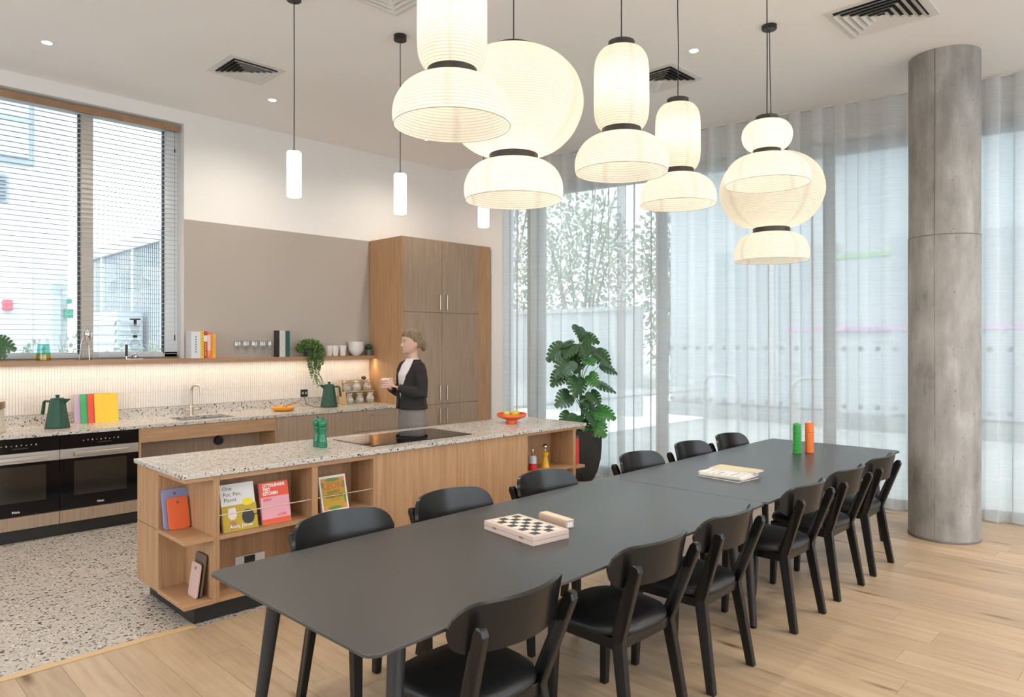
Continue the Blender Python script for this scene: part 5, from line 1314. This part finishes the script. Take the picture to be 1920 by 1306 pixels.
for x in (0.6, 1.115 + 0.41, 1.875, 2.06, 2.62):
    m = MB(o1); m.tube([(x, 7.677, 1.49), (x, 7.677, 3.86)], 0.0012, 4); m.tube([(x, 7.704, 1.49), (x, 7.704, 3.86)], 0.0012, 4); m.build('ladder_cord', 'whiteplastic', t)
m = MB(o1); m.tube([(2.765, 7.665, 3.85), (2.765, 7.665, 3.66)], 0.0015, 4); m.tube([(2.765, 7.665, 3.66), (2.765, 7.665, 3.62)], 0.006, 8); m.tube([(2.765, 7.665, 1.66), (2.765, 7.665, 1.72)], 0.006, 8); m.tube([(2.765, 7.665, 1.72), (2.765, 7.665, 3.62)], 0.0009, 4); m.build('pull_cord', 'blackplastic', t)

# ================================================================== person
def ring(c, rx, ry, n=20, rot=0.0, tilt=None, p=2.0):
    out = []
    for k in range(n):
        a = 2 * PI * k / n; ca, sa2 = math.cos(a), math.sin(a)
        f0 = (abs(ca) ** p + abs(sa2) ** p) ** (-1 / p)
        v = Vector((rx * ca * f0, ry * sa2 * f0, 0)); 
        if rot: v = Matrix.Rotation(rot, 3, 'Z') @ v
        if tilt is not None: v = tilt @ v
        out.append(Vector(c) + v)
    return out
def remeshed(m, name, mat, parent, vox, smooth_it=6, ratio=None):
    me = m.mesh(name); tmp = bpy.data.objects.new('tmp', me); col.objects.link(tmp)
    r = tmp.modifiers.new('r', 'REMESH'); r.mode = 'VOXEL'; r.voxel_size = vox; r.use_smooth_shade = True
    s = tmp.modifiers.new('s', 'SMOOTH'); s.iterations = smooth_it; s.factor = 0.5
    dg = bpy.context.evaluated_depsgraph_get(); me2 = bpy.data.meshes.new_from_object(tmp.evaluated_get(dg)); me2.name = name
    bpy.data.objects.remove(tmp)
    me2.materials.clear(); me2.materials.append(M[mat] if isinstance(mat, str) else mat)
    for p in me2.polygons: p.use_smooth = True
    o = bpy.data.objects.new(name, me2); col.objects.link(o); o.parent = parent; return o
# local frame: facing -y, x to the person's left, z up.  1.77 tall
per = thing('person', 'person in black cardigan and grey trousers holding a white mug behind the island', 'person', (4.08, 5.36, 0), R(-98))
HB = 1.60     # eye level centre of head
def head_lofts(m):
    # skull and face as stacked rings
    for_rings = [(1.535, 0.010, 0.028, 0.03), (1.545, -0.018, 0.046, 0.05), (1.565, -0.012, 0.057, 0.07), (1.59, -0.004, 0.066, 0.082), (1.62, 0.002, 0.071, 0.091), (1.65, 0.006, 0.074, 0.096), (1.69, 0.01, 0.075, 0.098), (1.72, 0.012, 0.068, 0.088), (1.742, 0.014, 0.05, 0.066), (1.755, 0.014, 0.022, 0.03)]
    m.loft([ring((0, y, z), rx, ry, 20) for z, y, rx, ry in for_rings])
    # nose, brow, lips, chin, ears
    m.loft([ring((0, -0.084, 1.648), 0.008, 0.008, 8), ring((0, -0.097, 1.625), 0.011, 0.012, 8), ring((0, -0.104, 1.61), 0.014, 0.013, 8), ring((0, -0.093, 1.602), 0.012, 0.01, 8)])
    m.ball((0, -0.086, 1.578), 0.02, 0.01, 0.006); m.ball((0, -0.084, 1.568), 0.018, 0.01, 0.006); m.ball((0, -0.072, 1.548), 0.018, 0.014, 0.012)
    for s in (-1, 1): m.ball((0.073 * s, 0.012, 1.625), 0.008, 0.016, 0.028, 10, 8); m.ball((0.028 * s, -0.083, 1.658), 0.02, 0.008, 0.005, 10, 6)
def limb(m, pts, radii, n=12):
    m.tube(pts, radii, n)
SH = {s: Vector((0.158 * s, 0.005, 1.43)) for s in (-1, 1)}
EL = {s: Vector((0.205 * s, -0.01, 1.165)) for s in (-1, 1)}
WR = {1: Vector((0.078, -0.19, 1.225)), -1: Vector((-0.078, -0.18, 1.215))}
MUG = Vector((0.0, -0.265, 1.265))
m = MB()
head_lofts(m)
m.loft([ring((0, 0.024, 1.40), 0.07, 0.06), ring((0, 0.022, 1.47), 0.053, 0.053), ring((0, 0.014, 1.52), 0.049, 0.05), ring((0, 0.008, 1.57), 0.049, 0.054)])
m.loft([ring((0, 0.01, 0.86), 0.14, 0.1), ring((0, 0.01, 1.04), 0.118, 0.085), ring((0, 0.0, 1.2), 0.13, 0.092), ring((0, 0.0, 1.34), 0.14, 0.092), ring((0, 0.012, 1.43), 0.105, 0.066), ring((0, 0.018, 1.475), 0.062, 0.054)])
for s in (-1, 1):
    limb(m, [SH[s] + Vector((-0.03 * s, 0, 0)), SH[s] + Vector((0.005 * s, 0, -0.06)), EL[s]], [0.036, 0.034, 0.026]); limb(m, [EL[s], (EL[s] + WR[s]) / 2, WR[s]], [0.026, 0.025, 0.022])
    limb(m, [(0.085 * s, 0.01, 0.9), (0.09 * s, 0.0, 0.7), (0.09 * s, 0.0, 0.48), (0.088 * s, 0.02, 0.3), (0.085 * s, 0.025, 0.08)], [0.08, 0.072, 0.052, 0.048, 0.036])
    m.ball((0.088 * s, -0.03, 0.045), 0.038, 0.11, 0.035)
body = remeshed(m, 'body', 'skin', per, 0.0075, 2)
# hands: palm plus five fingers wrapped on the mug
for s in (-1, 1):
    m = MB()
    w0 = WR[s]; palm = MUG + Vector((0.052 * s, 0.02, -0.012))
    m.loft([ring(w0, 0.022, 0.024, 10), ring((w0 + palm) / 2, 0.024, 0.03, 10), ring(palm, 0.02, 0.034, 10)])
    m.ball(palm, 0.018, 0.034, 0.04)
    for k in range(4):
        z = MUG.z + 0.026 - 0.021 * k; rr2 = 0.052; ln = (1.0, 1.12, 1.05, 0.85)[k]
        pts = []
        for j in range(6):
            a = (0.15 + 1.35 * ln * j / 5); pts.append((MUG.x + s * rr2 * math.cos(a), MUG.y + 0.012 - (rr2 + 0.004) * math.sin(a), z + 0.004 * math.sin(j)))
        m.tube(pts, [0.0098, 0.0098, 0.0092, 0.0085, 0.008, 0.0065], 8)
    m.tube([palm + Vector((0, 0.02, 0.02)), (MUG.x + s * 0.045, MUG.y + 0.035, MUG.z + 0.03), (MUG.x + s * 0.025, MUG.y + 0.05, MUG.z + 0.042), (MUG.x + s * 0.008, MUG.y + 0.05, MUG.z + 0.045)], [0.011, 0.0105, 0.0095, 0.0075], 8)
    remeshed(m, 'hand', 'skin', per, 0.0035, 2)
# t-shirt
m = MB(); m.loft([ring((0, 0.005, 1.02), 0.135, 0.106, 24), ring((0, 0.0, 1.2), 0.143, 0.11, 24), ring((0, -0.002, 1.34), 0.148, 0.11, 24), ring((0, 0.008, 1.43), 0.115, 0.085, 24), ring((0, 0.016, 1.47), 0.076, 0.066, 24), ring((0, 0.018, 1.49), 0.064, 0.06, 24)])
remeshed(m, 't_shirt', 'tee', per, 0.007, 2)
# trousers
m = MB(); m.loft([ring((0, 0.01, 1.07), 0.14, 0.106), ring((0, 0.012, 0.98), 0.165, 0.12), ring((0, 0.02, 0.87), 0.178, 0.132), ring((0, 0.015, 0.78), 0.17, 0.115)])
for s in (-1, 1): limb(m, [(0.09 * s, 0.012, 0.88), (0.095 * s, 0.005, 0.7), (0.095 * s, 0.005, 0.48), (0.093 * s, 0.015, 0.3), (0.092 * s, 0.02, 0.1)], [0.092, 0.088, 0.072, 0.066, 0.06], 16)
remeshed(m, 'trousers', 'trousers', per, 0.01, 4)
for s in (-1, 1):
    m = MB(); m.loft([ring((0.088 * s, -0.035, 0.001), 0.043, 0.125, 18), ring((0.088 * s, -0.035, 0.03), 0.045, 0.128, 18), ring((0.088 * s, -0.01, 0.065), 0.042, 0.09, 18), ring((0.088 * s, 0.03, 0.1), 0.04, 0.05, 18)]); m.build('shoe', C(0.03, 0.03, 0.03), per, smooth=50)
# cardigan: torso shell open at the front plus sleeves
m = MB(); NR = 40
def cring(z, y, rx, ry, gap, th):
    pts_o, pts_i = [], []
    for k in range(NR + 1):
        a = -PI / 2 + gap + (2 * PI - 2 * gap) * k / NR
        pts_o.append(Vector((rx * math.cos(a), y + ry * math.sin(a), z))); pts_i.append(Vector(((rx - th) * math.cos(a), y + (ry - th) * math.sin(a), z)))
    return pts_o + pts_i[::-1]
m.loft([cring(1.015, 0.01, 0.182, 0.142, 0.10, 0.022), cring(1.09, 0.006, 0.166, 0.132, 0.05, 0.022), cring(1.16, 0.002, 0.164, 0.13, 0.14, 0.022), cring(1.25, 0.0, 0.168, 0.13, 0.36, 0.022), cring(1.34, 0.0, 0.17, 0.128, 0.58, 0.022), cring(1.405, 0.008, 0.148, 0.108, 0.76, 0.02), cring(1.45, 0.016, 0.108, 0.086, 0.9, 0.018), cring(1.485, 0.026, 0.074, 0.066, 1.0, 0.014)])
for s in (-1, 1):
    limb(m, [SH[s] + Vector((-0.06 * s, 0.008, 0.012)), SH[s] + Vector((-0.015 * s, 0.004, -0.012)), SH[s] + Vector((0.012 * s, 0, -0.06)), (SH[s] + EL[s]) / 2 + Vector((0.012 * s, 0.01, -0.02)), EL[s] + Vector((0.0, 0.012, -0.01)), EL[s].lerp(WR[s], 0.2), (EL[s] + WR[s]) / 2, WR[s] + (WR[s] - EL[s]).normalized() * -0.01], [0.04, 0.055, 0.06, 0.056, 0.054, 0.056, 0.048, 0.037], 16)
remeshed(m, 'cardigan', 'cardigan', per, 0.0085, 2)
# hair: cap plus low bun
m = MB(); m.loft([ring((0, 0.045, 1.585), 0.064, 0.055, 20), ring((0, 0.034, 1.63), 0.08, 0.082, 20), ring((0, 0.026, 1.67), 0.085, 0.094, 20), ring((0, 0.012, 1.71), 0.084, 0.105, 20), ring((0, 0.012, 1.74), 0.072, 0.092, 20), ring((0, 0.016, 1.762), 0.045, 0.058, 20), ring((0, 0.018, 1.77), 0.016, 0.02, 20)])
m.ball((0, 0.125, 1.625), 0.042, 0.04, 0.045); m.ball((0, 0.14, 1.595), 0.03, 0.028, 0.04)
remeshed(m, 'hair', 'hair', per, 0.007, 2)
for s in (-1, 1):
    m = MB(); m.ball((0.028 * s, -0.0835, 1.643), 0.012, 0.006, 0.0065, 10, 8); m.build('eye', C(0.72, 0.70, 0.68, 0.2), per, smooth=60); m = MB(); m.ball((0.028 * s, -0.0885, 1.643), 0.005, 0.0025, 0.0055, 10, 8); m.build('iris', C(0.06, 0.05, 0.04, 0.2), per, smooth=60)
    m = MB(); m.tube([(0.013 * s, -0.091, 1.662), (0.03 * s, -0.091, 1.667), (0.046 * s, -0.078, 1.662)], [0.003, 0.0035, 0.002], 6); m.build('eyebrow', 'hair', per)
m = MB(); m.ball((0, -0.0935, 1.574), 0.019, 0.004, 0.005, 12, 6); m.build('lips', C(0.42, 0.17, 0.14), per, smooth=60)
# mug held in the hands
mw = Matrix.Rotation(R(-98), 3, 'Z') @ MUG + Vector((4.08, 5.36, 0))
t = thing('held_mug', 'white mug held in both hands of the person', 'mug', (mw.x, mw.y, mw.z - 0.045))
m = MB(); m.lathe([(0.032, 0), (0.039, 0.005), (0.041, 0.09), (0.037, 0.09), (0.035, 0.01), (0.004, 0.008)], seg=26, cap1=False); m.build('mug_wall', 'whiteceram', t, smooth=40)

# ================================================================== outside
g = MB(); g.prism([(-14, 8.0), (40, 8.0), (40, 45), (-14, 45)], lambda x, y: (x, y, 0.55), lambda x, y: (x, y, 0.6)); struct(g.build('ground_kitchen_side', 'extground'))
g = MB(); g.prism([(E(-16) + 0.46, -16), (46, -16), (46, 7.95), (E(7.95) + 0.46, 7.95)], lambda x, y: (x, y, -0.35), lambda x, y: (x, y, -0.05)); struct(g.build('ground_window_side', 'extground'))
g = MB(); g.prism([(-40, -40), (E(-16) + 0.4, -40), (E(Y0) + 0.46, Y0 - 0.31), (-40, Y0 - 0.31)], lambda x, y: (x, y, -0.35), lambda x, y: (x, y, -0.05)); struct(g.build('ground_back', 'extground'))
g = MB(); g.prism([(-40, Y0 - 0.3), (X0 - 0.31, Y0 - 0.3), (X0 - 0.31, 7.95), (-40, 7.95)], lambda x, y: (x, y, -0.35), lambda x, y: (x, y, -0.05)); struct(g.build('ground_left', 'extground'))
# white building opposite the kitchen window
o1 = (0, 12.9, 0.6)
t = thing('white_building', 'white rendered building seen through the venetian blind', 'building', o1)
m = MB(o1); m.box(-6, 3.02, 12.9, 16, 0.6, 9); m.build('facade', 'extwhite', t)
m = MB(o1); m.box(0.9, 2.56, 12.84, 12.92, 4.35, 5.55); wf = m.build('window_surround', C(0.30, 0.35, 0.40), t)
m = MB(o1); m.box(0.95, 2.48, 12.80, 12.845, 4.45, 5.5); m.build('window_glass', C(0.45, 0.52, 0.58, 0.2), wf)
m = MB(o1); m.box(1.9, 2.5, 12.785, 12.80, 4.98, 5.06); m.build('window_bar', C(0.30, 0.35, 0.40), wf)
m = MB(o1); m.box(1.2, 2.24, 12.86, 12.92, 3.75, 4.18); lf = m.build('louvre_vent', C(0.36, 0.40, 0.44), t)
for k in range(7):
    m = MB(o1); m.box(1.22, 2.2, 12.82, 12.86, 3.79 + 0.055 * k, 3.815 + 0.055 * k); m.build('louvre_blade', C(0.25, 0.29, 0.33), lf)
m = MB(o1); m.box(2.16, 2.28, 12.80, 12.9, 2.12, 2.28); m.build('red_alarm', C(0.6, 0.06, 0.10), t, bev=0.01)
m = MB(o1); m.box(2.96, 3.08, 12.80, 12.9, 2.02, 2.17); m.box(3.0, 3.06, 12.8, 12.9, 2.25, 2.33); m.build('green_box', C(0.03, 0.32, 0.22), t, bev=0.01)
m = MB(o1); m.box(2.80, 2.9, 12.80, 12.9, 0.6, 2.55); m.build('downpipe', 'extgreyl', t)
# slatted plant enclosure
o1 = (3.3, 9.4, 0.6)
t = thing('slatted_enclosure', 'grey vertically slatted enclosure outside the kitchen window', 'fence', o1)
m = MB(o1); m.box(3.36, 3.4, 9.3, 12.85, 0.6, 2.95); m.build('backing_panel', C(0.20, 0.225, 0.25), t)
y = 9.35; sl = MB(); sl.box(-0.03, 0.03, -0.018, 0.018, 0, 2.32); sme2 = sl.mesh('slat'); sme2.materials.append(M['extgreyl'])
while y < 12.85:
    place(sme2, 'slat', None, (0.0, y - 9.4, 0.0), t); y += 0.075
for y in (9.4, 10.5, 11.9):
    m = MB(o1); m.box(3.24, 3.3, y, y + 0.09, 0.6, 3.0 + 0.02); m.build('post', C(0.62, 0.65, 0.68), t)
m = MB(o1); m.box(3.22, 3.42, 9.3, 12.85, 2.93, 3.08); m.build('top_rail', C(0.62, 0.65, 0.68), t)
# louvred plant boxes
for k, (x0, x1, y0, y1, z1, lab) in enumerate(((2.9, 3.2, 10.0, 11.2, 2.05, 'pale metal louvred box in front of the slatted enclosure'),)):
    o1 = (x0, y0, 0.6); t = thing('louvred_unit', lab, 'machine', o1)
    m = MB(o1); m.box(x0, x1, y0, y1, 0.6, z1); m.build('casing', C(0.55, 0.59, 0.62), t)
    for q in range(11):
        z = 0.75 + 0.115 * q
        m = MB(o1); m.prism([(y0 + 0.04, z), (y0 + 0.04, z + 0.02), (y1 - 0.04, z + 0.02), (y1 - 0.04, z)], lambda a, b: (x0 - 0.03, a, b - 0.03), lambda a, b: (x0, a, b + 0.02)); m.build('louvre_blade', C(0.68, 0.71, 0.74), t)
        m = MB(o1); m.box(x0 + 0.03, x1 - 0.03, y0 - 0.03, y0, z, z + 0.03); m.build('louvre_blade', C(0.68, 0.71, 0.74), t)
# shrubs in the planter
rs = random.Random(31)
def shrub(label, x, y, z0, h, r, n, mat='extleaf', cat='shrub', name='garden_shrub', L=0.07):
    t = thing(name, label, cat, (x, y, z0)); lv = MB(); st = MB()
    for k in range(7):
        a = rs.uniform(0, 2 * PI); tip = Vector((r * 0.8 * math.cos(a), r * 0.8 * math.sin(a), h * rs.uniform(0.7, 1.0))); st.tube([(0, 0, 0), tip * 0.5 + Vector((0, 0, h * 0.1)), tip], [0.008 * h, 0.005 * h, 0.002 * h], 5)
    for k in range(n):
        v = Vector((rs.gauss(0, 1), rs.gauss(0, 1), rs.gauss(0, 1))).normalized(); u = rs.random() ** 0.4
        p = Vector((v.x * r * u, v.y * r * u, h * 0.55 + v.z * h * 0.45 * u)); d = v + Vector((rs.gauss(0, .6), rs.gauss(0, .6), rs.gauss(0, .6)))
        leaflet(lv, p, d, Vector((rs.gauss(0, 1), rs.gauss(0, 1), rs.gauss(0, 1))), L * rs.uniform(0.7, 1.3), L * 0.32)
    lv.build('foliage', mat, t, kind='stuff'); st.build('branches', C(0.12, 0.09, 0.06), t)
for k, (x, y, h, r) in enumerate(((1.35, 8.6, 0.98, 0.19), (1.75, 8.75, 1.05, 0.19), (2.15, 8.9, 1.12, 0.19), (2.55, 8.8, 1.02, 0.19), (2.95, 8.9, 1.05, 0.19))):
    shrub('low garden shrub outside the kitchen window, %s' % ('leftmost', 'second from the left', 'in the middle behind the juicer', 'second from the right', 'rightmost')[k], x, y, 0.6, h, r, 380, L=0.06)
# outside the end glazing: garden wall, trees, opposite building, cycle hoops
o1 = (14, 6, -0.05)
t = thing('garden_wall', 'white garden wall beyond the sheer curtain on the left', 'wall', o1)
m = MB(o1); m.box(13.2, 13.5, 9.1, 30, -0.05, 2.35); m.build('wall_body', C(0.62, 0.63, 0.64), t); m = MB(o1); m.box(13.1, 13.6, 9.1, 30, 2.351, 2.45); m.build('coping', C(0.55, 0.57, 0.58), t)
for k, (x, y, h, r, n) in enumerate(((16.5, 13.4, 6.8, 1.6, 3400), (16.8, 17.2, 7.2, 1.7, 3200), (16.6, 10.0, 6.2, 1.4, 3000))):
    shrub('leafy tree behind the garden wall, %s' % ('in the middle', 'on the left', 'on the right')[k], x, y, -0.05, h, r, n, 'extleaf', 'tree', 'garden_tree', 0.16)
o1 = (15, 0, -0.05)
t = thing('opposite_building', 'pale grey building with deep canopy beyond the sheer curtain', 'building', o1)
m = MB(o1); m.box(14.5, 15.4, -14, 9.0, -0.05, 9); m.build('facade', C(0.70, 0.74, 0.78), t)
m = MB(o1); m.box(13.2, 14.5, -14, 9.0, 5.3, 5.6); m.build('canopy_slab', C(0.62, 0.65, 0.68), t)
for y in (7.8, 4.2, 0.6, -3.0, -6.6):
    m = MB(o1); m.box(14.42, 14.5, y - 2.6, y, 0.3, 3.6); wp = m.build('shop_window', C(0.50, 0.55, 0.60, 0.5), t); m = MB(o1); m.box(14.38, 14.42, y - 1.35, y - 1.25, 0.3, 3.6); m.build('window_bar', C(0.6, 0.63, 0.65), wp)
m = MB(o1); m.box(14.3, 14.5, -14, 9.0, -0.05, 0.25); m.build('plinth', C(0.35, 0.37, 0.39), t)
m = MB(o1); m.box(14.46, 14.5, 0.0, 6.2, 3.28, 3.36); m.build('green_neon_paint', C(0.45, 0.72, 0.40), t)  # painted band standing in for the light of a faint neon strip
m = MB(o1); m.box(14.40, 14.5, 0.0, 6.2, 1.86, 1.93); m.build('pink_neon_paint', C(0.80, 0.40, 0.72), t)  # second neon strip, its glow put into pink paint
for k, y in enumerate((5.05, 3.72, 2.3)):
    hx = 9.5; t = thing('cycle_hoop', 'white cycle stand hoop outside, %s' % ('leftmost', 'in the middle', 'nearest the column')[k], 'cycle stand', (hx, y, -0.05))
    pts = [(0, -0.27, 0), (0, -0.27, 1.04)] + [(0, -0.27 + 0.16 - 0.16 * math.cos(R(a)), 1.04 + 0.16 * math.sin(R(a))) for a in (30, 60, 90)] + [(0, 0.27 - 0.16 + 0.16 * math.sin(R(a)), 1.04 + 0.16 * math.cos(R(a))) for a in (0, 30, 60, 90)] + [(0, 0.27, 0)]
    m = MB(); m.tube(pts, 0.026, 10); m.build('hoop', C(0.85, 0.86, 0.86), t, smooth=60)
    m = MB(); m.lathe([(0.06, 0), (0.06, 0.012)], c=(0, -0.27, 0), seg=14); m.lathe([(0.06, 0), (0.06, 0.012)], c=(0, 0.27, 0), seg=14); m.build('foot_plates', C(0.6, 0.6, 0.6), t)
